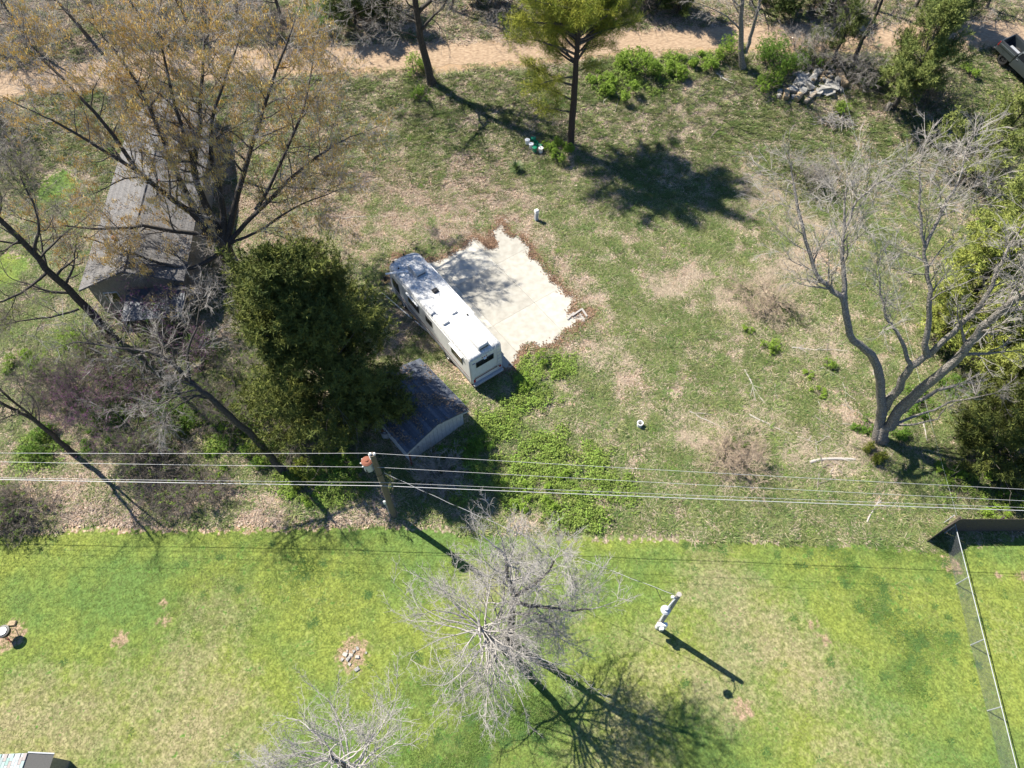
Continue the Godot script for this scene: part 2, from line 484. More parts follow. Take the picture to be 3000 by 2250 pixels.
func ground_texture() -> ImageTexture:
	var w := 1856
	var h := 1408
	var ia := Image.create_from_data(FW, FH, false, Image.FORMAT_RGBA8, field_a)
	var ib := Image.create_from_data(FW, FH, false, Image.FORMAT_RGBA8, field_b)
	ia.resize(w, h, Image.INTERPOLATE_BILINEAR)
	ib.resize(w, h, Image.INTERPOLATE_BILINEAR)
	var A := ia.get_data()
	var B := ib.get_data()
	var n1 := noise_bytes(w, h, 0.006, 5, 3)    # patches of some 10 m
	var n2 := noise_bytes(w, h, 0.035, 6, 3)    # about 2 m
	var n3 := noise_bytes(w, h, 0.16, 7, 3)     # tufts, 0.4 m
	var out := PackedByteArray()
	out.resize(w * h * 3)
	var enc := PackedByteArray()                # linear 0..1 in 1024 steps -> sRGB byte
	enc.resize(1024)
	for i in 1024:
		enc[i] = int(Color(i / 1023.0, 0, 0).linear_to_srgb().r * 255.0 + 0.5)
	var inv := 1.0 / 255.0
	var seed_ := 12345
	for k in w * h:
		var q := k * 4
		seed_ = (seed_ * 1103515245 + 12345) & 0x7fffffff
		var rnd := float((seed_ >> 8) & 1023) / 1023.0
		var rnd2 := float((seed_ >> 18) & 1023) / 1023.0
		var a1 := n1[k] * inv - 0.5
		var a2 := n2[k] * inv - 0.5
		var a3 := n3[k] * inv - 0.5
		var r: float
		var gg: float
		var b: float
		var dry := A[q + 3] * inv
		if A[q] * inv + a3 * 0.5 + a2 * 0.3 > 0.5:
			# mown lawn
			var d := clampf((dry * 0.62 + a1 * 0.4 + a2 * 0.5 + a3 * 0.6 - 0.16) * 1.6, 0.0, 0.9)
			var yl := clampf(0.45 + a1 * 1.8 - a2 * 0.9 + a3 * 0.4, 0.0, 1.0)
			r = lerpf(0.1, 0.172, yl)
			gg = lerpf(0.158, 0.205, yl)
			b = lerpf(0.042, 0.044, yl)
			r += (0.255 - r) * d
			gg += (0.22 - gg) * d
			b += (0.125 - b) * d
			var rich := clampf((B[q + 3] * inv * 0.4 + a3 * 2.2 + a2 * 0.9 - 0.62) * 4.0, 0.0, 1.0)
			r += (0.075 - r) * rich
			gg += (0.15 - gg) * rich
			b += (0.028 - b) * rich
			var br := clampf((B[q] * inv * 1.2 + a3 * 0.8 - 0.5) * 4.0, 0.0, 1.0)
			r += (0.3 - r) * br
			gg += (0.21 - gg) * br
			b += (0.145 - b) * br
			var s := 0.55 + rnd * 0.7 + (0.25 if rnd2 > 0.9 else 0.0) + a3 * 0.4
			r *= s
			gg *= s
			b *= s
		else:
			var lit := A[q + 2] * inv
			var pale := rnd * rnd
			r = 0.15 + pale * 0.36 + lit * 0.08
			gg = 0.114 + pale * 0.29 + lit * 0.045
			b = 0.083 + pale * 0.23 + lit * 0.028
			if rnd2 > 0.8 and lit > 0.3:
				r += 0.05
				b -= 0.015
			var st := clampf((dry + a3 * 0.7 + a2 * 0.5 - 0.3) * 2.0, 0.0, 0.85)
			var sv := 0.6 + 1.0 * rnd2
			r += (0.235 * sv - r) * st
			gg += (0.185 * sv - gg) * st
			b += (0.135 * sv - b) * st
			var gv := clampf((A[q + 1] * inv - lit * 0.22 - st * 0.3 + B[q + 1] * inv * 0.6 + a2 * 0.75 + a3 * 2.0 - 0.34) * 2.6, 0.0, 1.0)
			var wv := 0.5 + 1.2 * rnd2
			r += (0.118 * wv - r) * gv
			gg += (0.148 * wv - gg) * gv
			b += (0.05 * wv - b) * gv
			var br2 := clampf((B[q] * inv + a3 * 0.6 + a2 * 0.4 - 0.25) * 2.0, 0.0, 1.0)
			var bv := 0.75 + 0.5 * rnd
			r += (0.27 * bv - r) * br2
			gg += (0.215 * bv - gg) * br2
			b += (0.165 * bv - b) * br2
			var rd := clampf((B[q + 2] * inv + a3 * 0.7 + a2 * 0.6 - 0.35) * 2.5, 0.0, 1.0)
			var rv := 0.85 + 0.3 * rnd2
			r += (0.34 * rv - r) * rd
			gg += (0.235 * rv - gg) * rd
			b += (0.145 * rv - b) * rd
		out[k * 3] = enc[clampi(int(r * 1023.0), 0, 1023)]
		out[k * 3 + 1] = enc[clampi(int(gg * 1023.0), 0, 1023)]
		out[k * 3 + 2] = enc[clampi(int(b * 1023.0), 0, 1023)]
	return ImageTexture.create_from_image(Image.create_from_data(w, h, false, Image.FORMAT_RGB8, out))

func grid_mesh(x0: float, z0: float, st: float, nx: int, nz: int, y_off: float, hole: bool) -> ArrayMesh:
	var v := PackedVector3Array()
	var n := PackedVector3Array()
	var uv := PackedVector2Array()
	var ix := PackedInt32Array()
	for j in nz + 1:
		for i in nx + 1:
			var x := x0 + i * st
			var z := z0 + j * st
			v.append(Vector3(x, terr(x, z) + y_off, z))
			var e := 0.3
			n.append(Vector3(terr(x - e, z) - terr(x + e, z), 2.0 * e, terr(x, z - e) - terr(x, z + e)).normalized())
			uv.append(Vector2((x - FX0) / (FW * FS), (z - FZ0) / (FH * FS)))
	for j in nz:
		for i in nx:
			if hole:
				var hx := x0 + i * st
				var hz := z0 + j * st
				if hx >= FX0 and hx + st <= FX0 + (FW - 1) * FS and hz >= FZ0 and hz + st <= FZ0 + (FH - 1) * FS:
					continue
			var a := j * (nx + 1) + i
			var c := a + nx + 1
			ix.append_array(PackedInt32Array([a, a + 1, c, a + 1, c + 1, c]))
	var arr := []
	arr.resize(Mesh.ARRAY_MAX)
	arr[Mesh.ARRAY_VERTEX] = v
	arr[Mesh.ARRAY_NORMAL] = n
	arr[Mesh.ARRAY_TEX_UV] = uv
	arr[Mesh.ARRAY_INDEX] = ix
	var am := ArrayMesh.new()
	am.add_surface_from_arrays(Mesh.PRIMITIVE_TRIANGLES, arr)
	return am

func build_ground() -> void:
	var m := StandardMaterial3D.new()
	m.albedo_texture = ground_texture()
	m.roughness = 0.95
	m.metallic_specular = 0.2
	structure("ground", grid_mesh(FX0, FZ0, 0.5, FW - 1, FH - 1, 0.0, false), m)
	var far := noisy(lin(0.07, 0.085, 0.035), lin(0.17, 0.16, 0.075), Vector3(0.05, 0.05, 0.05), 0.95, 0.05, 40, 0.0, true)
	structure("terrain", grid_mesh(-408.0, -434.0, 10.0, 82, 72, -0.06, true), far)
	# the dirt road, with uneven edges
	var ed := FastNoiseLite.new()
	ed.seed = 9
	ed.frequency = 0.35
	var v := PackedVector3Array()
	var n := PackedVector3Array()
	var ix := PackedInt32Array()
	var x := -56.0
	var rows := 0
	while x < 56.0:
		var zc := interp(road_line, x)
		var wn := 1.15 + ed.get_noise_2d(x, 0.0) * 0.5
		var wf := 1.1 + ed.get_noise_2d(x, 50.0) * 0.5
		for s in 9:
			var z := lerpf(zc - wf, zc + wn, s / 8.0)
			var rut := -0.02 if s == 2 or s == 6 else 0.0
			v.append(Vector3(x, terr(x, z) + (0.045 if s > 0 and s < 8 else 0.012) + rut, z))
			n.append(Vector3(0, 1, (terr(x, z - 0.3) - terr(x, z + 0.3)) / 0.6).normalized())
		rows += 1
		x += 0.3
	for r in rows - 1:
		for s in 8:
			var a := r * 9 + s
			var b := a + 9
			ix.append_array(PackedInt32Array([a, b, a + 1, b, b + 1, a + 1]))
	var arr := []
	arr.resize(Mesh.ARRAY_MAX)
	arr[Mesh.ARRAY_VERTEX] = v
	arr[Mesh.ARRAY_NORMAL] = n
	arr[Mesh.ARRAY_INDEX] = ix
	var am := ArrayMesh.new()
	am.add_surface_from_arrays(Mesh.PRIMITIVE_TRIANGLES, arr)
	structure("dirt_road", am, noisy(lin(0.23, 0.155, 0.095), lin(0.43, 0.315, 0.21), Vector3(0.16, 0.16, 0.34), 0.95, 0.05, 41, 4.0, true))

# ---------------------------------------------------------------- small growth on the ground
func blade(mb: MB, base: Vector3, lean: Vector3, w: float) -> void:
	var side := lean.cross(Vector3.UP).normalized() * w
	if side.length() < 0.0001:
		side = Vector3(w, 0, 0)
	var mid := base + lean * 0.55 + Vector3.UP * 0.1 * lean.length()
	var tip := base + lean
	mb.tri(base - side, base + side, mid + side * 0.7, Vector3(0, 1, 0.2))
	mb.tri(base - side, mid + side * 0.7, mid - side * 0.7, Vector3(0, 1, 0.2))
	mb.tri(mid - side * 0.7, mid + side * 0.7, tip, Vector3(0, 1, 0.2))

func make_tuft(count: int, len_: float, spread: float, w: float, up: float, foot := 0.3) -> ArrayMesh:
	var mb := MB.new()
	for i in count:
		var a := rng.randf() * TAU
		var l := len_ * rng.randf_range(0.6, 1.1)
		var d := Vector3(cos(a) * spread, up, sin(a) * spread).normalized() * l
		var r := rng.randf() * foot
		blade(mb, Vector3(cos(a + 0.5) * r, -0.01, sin(a + 0.5) * r), d, w)
	return mb.mesh()

func make_leaf_clump(count: int, r: float, size: float, flat := 0.5) -> ArrayMesh:
	var mb := MB.new()
	for i in count:
		var d := Vector3(rng.randfn(), rng.randfn() * 0.7 + 0.25, rng.randfn()).normalized()
		var p := d * r * pow(rng.randf(), 0.5)
		var nn := (Vector3.UP * flat + Vector3(rng.randfn(), rng.randfn(), rng.randfn()) * 0.45 + d * 0.4).normalized()
		var t := nn.cross(Vector3(rng.randfn(), rng.randfn(), rng.randfn())).normalized()
		var b := nn.cross(t)
		var s := size * rng.randf_range(0.6, 1.2)
		var a0 := p - t * s
		var a1 := p + t * s
		var m0 := p + b * s * 0.5 - nn * s * 0.15
		var m1 := p - b * s * 0.5 - nn * s * 0.15
		mb.tri(a0, m0, a1, nn)
		mb.tri(a0, a1, m1, nn)
	return mb.mesh()

func make_dead_leaf() -> ArrayMesh:
	var mb := MB.new()
	for i in 5:
		var p := Vector3(rng.randf_range(-0.22, 0.22), rng.randf_range(0.0, 0.04), rng.randf_range(-0.22, 0.22))
		var nn := (Vector3.UP + Vector3(rng.randfn(), 0, rng.randfn()) * 0.35).normalized()
		var t := nn.cross(Vector3(rng.randfn(), rng.randfn(), rng.randfn())).normalized()
		var b := nn.cross(t)
		var s := rng.randf_range(0.05, 0.085)
		mb.tri(p - t * s, p + b * s * 0.6 + nn * 0.02, p + t * s, nn)
		mb.tri(p - t * s, p + t * s, p - b * s * 0.6 + nn * 0.02, nn)
	return mb.mesh()

func on_hard(x: float, z: float) -> bool:
	# the pad, the motorhome and the buildings keep growth off
	var p := Vector2(x, z)
	for poly in hard:
		if Geometry2D.is_point_in_polygon(p, poly):
			return true
	return false

var hard: Array = []

func stuff(called: String, label: String, category: String, mesh: Mesh, mat: Material, xf: Array, cols: Array) -> void:
	var o := many(self, called, mesh, mat, xf, cols)
	o.set_meta("kind", "stuff")
	o.set_meta("label", label)
	o.set_meta("category", category)

func scatter() -> void:
	rng.seed = 77
	var lawn_t := make_tuft(9, 0.075, 1.1, 0.008, 0.8, 0.12)
	var weed_t := make_tuft(13, 0.3, 1.2, 0.014, 0.62, 0.16)
	var straw_t := make_tuft(11, 0.5, 1.6, 0.009, 0.6, 0.12)
	var leaf_t := make_dead_leaf()
	var vine_t := make_leaf_clump(22, 0.22, 0.052, 0.7)
	var patch := FastNoiseLite.new()
	patch.seed = 21
	patch.frequency = 0.35
	var clump := FastNoiseLite.new()
	clump.seed = 22
	clump.frequency = 0.8
	var lx := []; var lc := []
	var wx := []; var wc := []
	var sx := []; var sc := []
	var dx := []; var dc := []
	var vx := []; var vc := []
	var gx := []; var gc := []
	for i in 560000:
		# density follows the frame: more samples near, fewer far, a little past its edges
		var z := rng.randf_range(-66.0, -0.5)
		var half := 26.0 + (-z) * 0.37
		var x := rng.randf_range(-half, half)
		var lawn := fld(0, x, z)
		var road := fld(6, x, z)
		if road > 0.75 or (road > 0.3 and rng.randf() < 0.7) or on_hard(x, z):
			continue
		var pn := patch.get_noise_2d(x, z)
		var dry := fld(3, x, z)
		var y := terr(x, z)
		var tilt := Basis(Vector3.UP, rng.randf() * TAU)
		if lawn > 0.5:
			var rich := fld(7, x, z)
			if clump.get_noise_2d(x, z) + rich * 0.38 + (0.08 if x > 8.0 else 0.0) > 0.6 and rng.randf() < 0.4:
				var s := rng.randf_range(0.45, 0.9)
				gx.append(Transform3D(tilt.scaled(Vector3(s, s * 0.55, s)), Vector3(x, y, z)))
				var k := rng.randf_range(0.7, 1.2)
				gc.append(Color(0.07 * k, 0.135 * k, 0.035 * k))
			elif rng.randf() < 0.45 + rich * 0.5:
				var s := rng.randf_range(0.6, 1.15) * (1.0 + rich * maxf(0.0, pn + 0.25) * 2.2)
				lx.append(Transform3D(tilt.scaled(Vector3(s, s, s)), Vector3(x, y, z)))
				var c := Color(0.145, 0.2, 0.042).lerp(Color(0.075, 0.135, 0.028), clampf(rich * 0.5 + pn * 1.1 - 0.1, 0.0, 1.0)).lerp(Color(0.28, 0.235, 0.13), clampf(dry * 0.6 - pn * 0.4 + rng.randfn() * 0.2, 0.0, 0.9))
				var k := rng.randf_range(0.75, 1.2)
				lc.append(Color(c.r * k, c.g * k, c.b * k))
		else:
			var green := fld(1, x, z)
			var lit := fld(2, x, z)
			var vine := fld(5, x, z)
			var roll := rng.randf()
			if vine > 0.05 and roll < vine * 0.42 * smoothstep(-0.25, 0.25, pn + (vine - 0.5) * 0.4):
				var s := rng.randf_range(0.4, 1.7)
				vx.append(Transform3D(tilt.scaled(Vector3(s, s, s)), Vector3(x, y + rng.randf_range(0.05, 0.35) * vine, z)))
				var k := rng.randf_range(0.45, 1.4)
				vc.append(Color(0.15 * k, 0.235 * k, 0.04 * k).lerp(Color(0.24, 0.27, 0.07), rng.randf() * 0.5))
			elif rng.randf() < clampf(green + pn * 0.7 + clump.get_noise_2d(x, z) * 0.9 - lit * 0.35 - dry * 0.3, 0.0, 1.0) * 0.62:
				var s := rng.randf_range(0.45, 1.2) + maxf(0.0, rng.randfn() * 0.35)
				wx.append(Transform3D(tilt.scaled(Vector3(s, s * rng.randf_range(0.6, 1.1), s)), Vector3(x, y, z)))
				var c := Color(0.09, 0.145, 0.04).lerp(Color(0.21, 0.215, 0.085), rng.randf()).lerp(Color(0.05, 0.11, 0.03), maxf(0.0, rng.randfn() * 0.3))
				var k := rng.randf_range(0.55, 1.45)
				wc.append(Color(c.r * k, c.g * k, c.b * k))
			elif rng.randf() < 0.2 + dry * 0.45:
				var s := rng.randf_range(0.4, 1.1)
				sx.append(Transform3D(tilt.scaled(Vector3(s, s * rng.randf_range(0.4, 1.0), s)), Vector3(x, y, z)))
				var k := rng.randf_range(0.6, 1.45)
				sc.append(Color(0.4 * k, 0.33 * k, 0.24 * k))
			elif rng.randf() < 0.16 + lit * 0.8:
				var s := rng.randf_range(0.7, 1.4)
				dx.append(Transform3D(tilt.scaled(Vector3(s, s, s)), Vector3(x, y + 0.012, z)))
				var k := rng.randf_range(0.55, 1.35)
				dc.append(Color(0.36 * k, 0.245 * k, 0.165 * k).lerp(Color(0.6, 0.52, 0.45), rng.randf() * 0.6))
	# broad-leaved weeds in knots all over the lot
	var knot := FastNoiseLite.new()
	knot.seed = 63
	knot.frequency = 0.55
	var bx := []; var bc := []
	for i in 90000:
		var z := rng.randf_range(-57.0, -14.0)
		var half := 26.0 + (-z) * 0.37
		var x := rng.randf_range(-half, half)
		var kn := knot.get_noise_2d(x, z)
		if kn < 0.1 or fld(0, x, z) > 0.4 or fld(6, x, z) > 0.3 or fld(2, x, z) > 0.55 or rng.randf() > fld(1, x, z) + 0.1 or on_hard(x, z):
			continue
		if rng.randf() > (kn - 0.1) * 2.5:
			continue
		var s := rng.randf_range(0.35, 0.95)
		bx.append(Transform3D(Basis(Vector3.UP, rng.randf() * TAU).scaled(Vector3(s, s * 0.8, s)), Vector3(x, terr(x, z) + 0.06 * s, z)))
		var tone := knot.get_noise_2d(x + 300.0, z)
		var c := Color(0.06, 0.13, 0.028).lerp(Color(0.2, 0.29, 0.05), clampf(0.45 + tone * 1.4 + rng.randfn() * 0.15, 0.0, 1.0))
		bc.append(c)
	stuff("broadleaf_weeds", "knots of leafy green weeds over the overgrown lot", "weeds", vine_t, M.leaf, bx, bc)
	# drifts of leaves that hide the edge of the pad
	for i in 5200:
		var e: Vector2 = pad_rim[rng.randi() % pad_rim.size()]
		var o := Vector2(rng.randfn(), rng.randfn()) * 0.2 + (e - Vector2(1.0, -32.5)).normalized() * 0.2
		var q := e + o
		var ly := 0.075 if Geometry2D.is_point_in_polygon(q, hard[1]) else 0.02 + terr(q.x, q.y)
		var s := rng.randf_range(0.6, 1.2)
		dx.append(Transform3D(Basis(Vector3.UP, rng.randf() * TAU).scaled(Vector3(s, s, s)), Vector3(q.x, ly, q.y)))
		var k := rng.randf_range(0.5, 1.25)
		dc.append(Color(0.29 * k, 0.185 * k, 0.12 * k))
	stuff("lawn_grass", "short yellow green grass of the mown lawn", "grass", lawn_t, M.grass, lx, lc)
	stuff("coarse_grass", "dark green clumps of coarse grass in the mown lawn", "grass", weed_t, M.grass, gx, gc)
	stuff("wild_grass", "tufts of wild green grass across the overgrown lot", "grass", weed_t, M.grass, wx, wc)
	stuff("dry_grass", "pale dead straw lying in patches on the overgrown lot", "straw", straw_t, M.litter, sx, sc)
	stuff("leaf_litter", "brown fallen leaves strewn over the lot", "leaf litter", leaf_t, M.litter, dx, dc)
	stuff("vine_cover", "bright green vines creeping over the ground", "vines", vine_t, M.leaf, vx, vc)
	print("scatter ", gx.size(), " ", lx.size(), " ", wx.size(), " ", sx.size(), " ", dx.size(), " ", vx.size())

var pad_rim: Array = []

# ---------------------------------------------------------------- trees
func rv3(s := 1.0) -> Vector3:
	return Vector3(rng.randfn(), rng.randfn(), rng.randfn()) * s

func frame_on(d: Vector3, s: float) -> Basis:
	var y := d.normalized()
	var x := y.cross(Vector3.UP if absf(y.y) < 0.95 else Vector3.RIGHT).normalized().rotated(y, rng.randf() * TAU)
	return Basis(x * s, y * s, x.cross(y) * s)

func wander(a: Vector3, d: Vector3, l: float, segs: int, wob: float, trop: float) -> PackedVector3Array:
	var p := PackedVector3Array([a])
	d = d.normalized()
	for i in segs:
		d = (d + rv3(wob) + Vector3.UP * trop).normalized()
		p.append(p[-1] + d * l / segs)
	return p

func taper(cnt: int, r0: float, r1: float) -> PackedFloat32Array:
	var r := PackedFloat32Array()
	for i in cnt:
		r.append(lerpf(r0, r1, i / float(cnt - 1)))
	return r

# a fine spray of twigs, one metre long along y
func make_spray(kids: int, rad: float, wob: float, sub: int) -> ArrayMesh:
	var mb := MB.new()
	var main := wander(Vector3.ZERO, Vector3.UP, 1.0, 4, wob * 0.6, 0.05)
	mb.tube(main, taper(5, rad, rad * 0.4), 3)
	for k in kids:
		var t := (k + rng.randf()) / kids * 3.8
		var i := int(t)
		var a := main[i].lerp(main[i + 1], t - i)
		var d := ((main[i + 1] - main[i]).normalized() + rv3(0.6)).normalized()
		var l := rng.randf_range(0.25, 0.6)
		var tw := wander(a, d, l, 3, wob, 0.06)
		mb.tube(tw, taper(4, rad * 0.6, rad * 0.3), 3)
		for j in sub:
			var b := tw[1 + rng.randi() % 3]
			var e := wander(b, d + rv3(0.7), l * rng.randf_range(0.3, 0.6), 2, wob, 0.05)
			mb.tube(e, taper(3, rad * 0.4, rad * 0.25), 3)
	return mb.mesh()

func smooth_line(p: Array, jitter := 0.0, sub := 3) -> PackedVector3Array:
	var o := PackedVector3Array()
	for i in p.size() - 1:
		var a: Vector3 = p[maxi(i - 1, 0)]
		var b: Vector3 = p[i]
		var c: Vector3 = p[i + 1]
		var d: Vector3 = p[mini(i + 2, p.size() - 1)]
		for k in sub:
			var q := b.cubic_interpolate(c, a, d, k / float(sub))
			if jitter > 0.0 and (i > 0 or k > 0):
				q += rv3(jitter)
			o.append(q)
	o.append(p[-1])
	return o

func px_line(spec: Array, origin: Vector3) -> Array:
	var o := []
	for s in spec:
		o.append(at(s[0], s[1], s[2]) - origin)
	return o

func branch(T: Dictionary, p: Vector3, d: Vector3, l: float, r: float, depth: int) -> void:
	var segs := 5 if l > 1.2 else 3
	var pts := wander(p, d, l, segs, T.wob, T.trop)
	var r1 := maxf(r * 0.35, 0.006)
	T.mb.tube(pts, taper(segs + 1, r, r1), 6 if r > 0.05 else (4 if r > 0.02 else 3))
	if depth >= T.depth:
		for k in T.sprays:
			var t: float = lerpf(0.15, 1.0, (k + rng.randf()) / T.sprays) * segs
			var i := mini(int(t), segs - 1)
			var q := pts[i].lerp(pts[i + 1], t - i)
			var dd: Vector3 = ((pts[i + 1] - pts[i]).normalized() + rv3(0.45) + Vector3.UP * T.trop).normalized()
			T.out.append(Transform3D(frame_on(dd, T.size * rng.randf_range(0.6, 1.2)), q))
		return
	var kids: int = T.kids
	for k in kids:
		var t := lerpf(0.2, 1.0, (k + rng.randf()) / kids) * segs
		var i := mini(int(t), segs - 1)
		var q := pts[i].lerp(pts[i + 1], t - i)
		var ax := (pts[i + 1] - pts[i]).normalized()
		var side := ax.cross(rv3()).normalized()
		var nd := (ax + side * rng.randf_range(0.5, 1.1)).normalized()
		var f := t / segs
		branch(T, q, nd, l * T.ratio * rng.randf_range(0.7, 1.15) * (1.1 - 0.4 * f), lerpf(r, r1, f) * 0.62, depth + 1)
	branch(T, pts[-1], pts[-1] - pts[-2], l * T.ratio, r1, depth + 1)

# stems: [[[u, v, h], ...], radius at foot, radius at tip, where limbs begin 0..1, how many limbs, their length]
func bare_tree(called: String, label: String, base: Vector3, stems: Array, o: Dictionary, group := "") -> Node3D:
	rng.seed = int(absf(base.x) * 131.0 + absf(base.z) * 977.0) + 5
	var root := thing(called, label, "tree", base, 0.0, group)
	var trunk := MB.new()
	var T := {"mb": MB.new(), "out": [], "wob": o.get("wob", 0.16), "trop": o.get("trop", 0.05), "depth": o.get("depth", 1), "kids": o.get("kids", 4), "ratio": o.get("ratio", 0.55), "sprays": o.get("sprays", 3), "size": o.get("size", 0.9)}
	for st in stems:
		var line: Array = px_line(st[0], base) if st[0][0] is Array else st[0]
		var pts := smooth_line(line, o.get("jit", 0.03), 3)
		var cnt := pts.size()
		var rad := PackedFloat32Array()
		for i in cnt:
			var f := i / float(cnt - 1)
			var rr := lerpf(st[1], st[2], pow(f, 0.8))
			if (pts[i].y < 0.4 and i < 2):
				rr *= 1.25
			rad.append(rr)
		trunk.tube(pts, rad, 10 if st[1] > 0.12 else 7, true, 0.1)
		var total: int = st[4]
		for k in total:
			var t: float = lerpf(st[3], 1.0, (k + rng.randf()) / total) * (cnt - 1)
			var i := mini(int(t), cnt - 2)
			var q := pts[i].lerp(pts[i + 1], t - i)
			var ax := (pts[i + 1] - pts[i]).normalized()
			var side := ax.cross(rv3()).normalized()
			var f := t / (cnt - 1)
			var d: Vector3 = (ax * o.get("along", 0.6) + side).normalized()
			branch(T, q, d, st[5] * rng.randf_range(0.65, 1.2) * (1.15 - 0.45 * f), maxf(lerpf(st[1], st[2], f) * 0.42, 0.018), 0)
		branch(T, pts[-1], pts[-1] - pts[-2], st[5] * 0.7, st[2] * 0.9, 0)
	part(root, "trunk", trunk, M[o.get("bark", "bark")])
	var limbs := part(root, "crown", T.mb, M[o.get("limb", o.get("bark", "bark"))])
	var cols := []
	for x in T.out:
		cols.append(Color.WHITE)
	many(limbs, "twigs", SH[o.get("spray", "spray")], M[o.get("twig", "twig_grey")], T.out, cols)
	if o.has("leaf"):
		# leaf or flower clusters along the twigs: [shared mesh, material, colour, colour, per spray, size]
		var L: Array = o.leaf
		var xf := []
		var lc := []
		for x in T.out:
			for k in L[4]:
				if rng.randf() > L[4] - k:
					continue
				var q: Vector3 = x * Vector3(rng.randfn() * 0.17, rng.randf_range(0.2, 1.05), rng.randfn() * 0.17)
				var s: float = L[5] * rng.randf_range(0.6, 1.3)
				xf.append(Transform3D(Basis(Vector3.UP, rng.randf() * TAU).scaled(Vector3(s, s, s)), q))
				var c: Color = L[2].lerp(L[3], rng.randf())
				var b := rng.randf_range(0.75, 1.2)
				lc.append(Color(c.r * b, c.g * b, c.b * b))
		many(limbs, "foliage", SH[L[0]], M[L[1]], xf, lc)
	return root

# evergreen with limbs set all round a leaning trunk
func cedar(label: String, base: Vector3, h: float, r: float, lean: Vector3, n_limbs: int, dens: int, ca: Color, cb: Color, size := 0.5, bottom := 0.12, group := "", dead := 20) -> Node3D:
	rng.seed = int(absf(base.x) * 57.0 + absf(base.z) * 811.0) + 3
	var root := thing("cedar_tree", label, "tree", base, 0.0, group)
	var top := lean + Vector3.UP * h
	var trunk := MB.new()
	var tp := smooth_line([Vector3(0, -0.1, 0), top * 0.35 + Vector3(rng.randfn() * 0.1, 0, rng.randfn() * 0.1), top * 0.7, top], 0.03, 3)
	trunk.tube(tp, taper(tp.size(), 0.05 + h * 0.024, 0.02), 9, true, 0.15)
	var mb := MB.new()
	var xf := []
	var cols := []
	var lobes := []
	for k in 16:
		lobes.append([rng.randf() * TAU, rng.randf(), rng.randf_range(0.6, 1.2)])
	for k in n_limbs:
		var f := bottom + (1.0 - bottom) * pow((k + rng.randf()) / n_limbs, 1.15)
		var ti := f * (tp.size() - 1)
		var i := mini(int(ti), tp.size() - 2)
		var q := tp[i].lerp(tp[i + 1], ti - i)
		var an := rng.randf() * TAU
		var reach := r * pow(1.0 - f, 0.55) * (0.78 + 0.22 * smoothstep(0.0, 0.3, f)) * rng.randf_range(0.6, 1.15) + 0.25
		for L in lobes:
			if absf(angle_difference(an, L[0])) < 0.5 and absf(f - L[1]) < 0.22:
				reach *= L[2]
		var up := lerpf(0.28, 1.1, f)
		var d := Vector3(cos(an), up, sin(an)).normalized()
		var pts := wander(q, d, reach, 4, 0.1, 0.06)
		mb.tube(pts, taper(5, 0.012 + reach * 0.009, 0.006), 4)
		var cnt := int(dens * (0.4 + reach / r))
		for c in cnt:
			var t := lerpf(0.3, 1.06, sqrt(rng.randf())) * 4.0
			var j := mini(int(t), 3)
			var p := pts[j].lerp(pts[j + 1], t - j) + rv3(0.1 + 0.075 * reach)
			var s := size * rng.randf_range(0.6, 1.2)
			xf.append(Transform3D(frame_on((p - q).normalized() + Vector3.UP * 0.5 + rv3(0.3), s), p))
			var cc := ca.lerp(cb, rng.randf())
			var b := rng.randf_range(0.7, 1.25)
			cols.append(Color(cc.r * b, cc.g * b, cc.b * b))
	# bare dead limbs low down
	for k in dead:
		var an := rng.randf() * TAU
		var f := rng.randf_range(0.06, 0.35)
		var q := tp[0].lerp(tp[tp.size() - 1], f)
		var pts := wander(q, Vector3(cos(an), 0.1, sin(an)), r * rng.randf_range(0.5, 0.95), 5, 0.16, 0.0)
		mb.tube(pts, taper(6, 0.028, 0.008), 4)
		for j in 4:
			var e := wander(pts[1 + rng.randi() % 5], Vector3(cos(an), 0.2, sin(an)) + rv3(0.7), rng.randf_range(0.4, 1.0), 3, 0.2, 0.0)
			mb.tube(e, taper(4, 0.012, 0.006), 3)
	part(root, "trunk", trunk, M.dark_bark)
	var crown := part(root, "crown", mb, M.twig_brown)
	many(crown, "foliage", SH.cedar, M.needle, xf, cols)
	return root

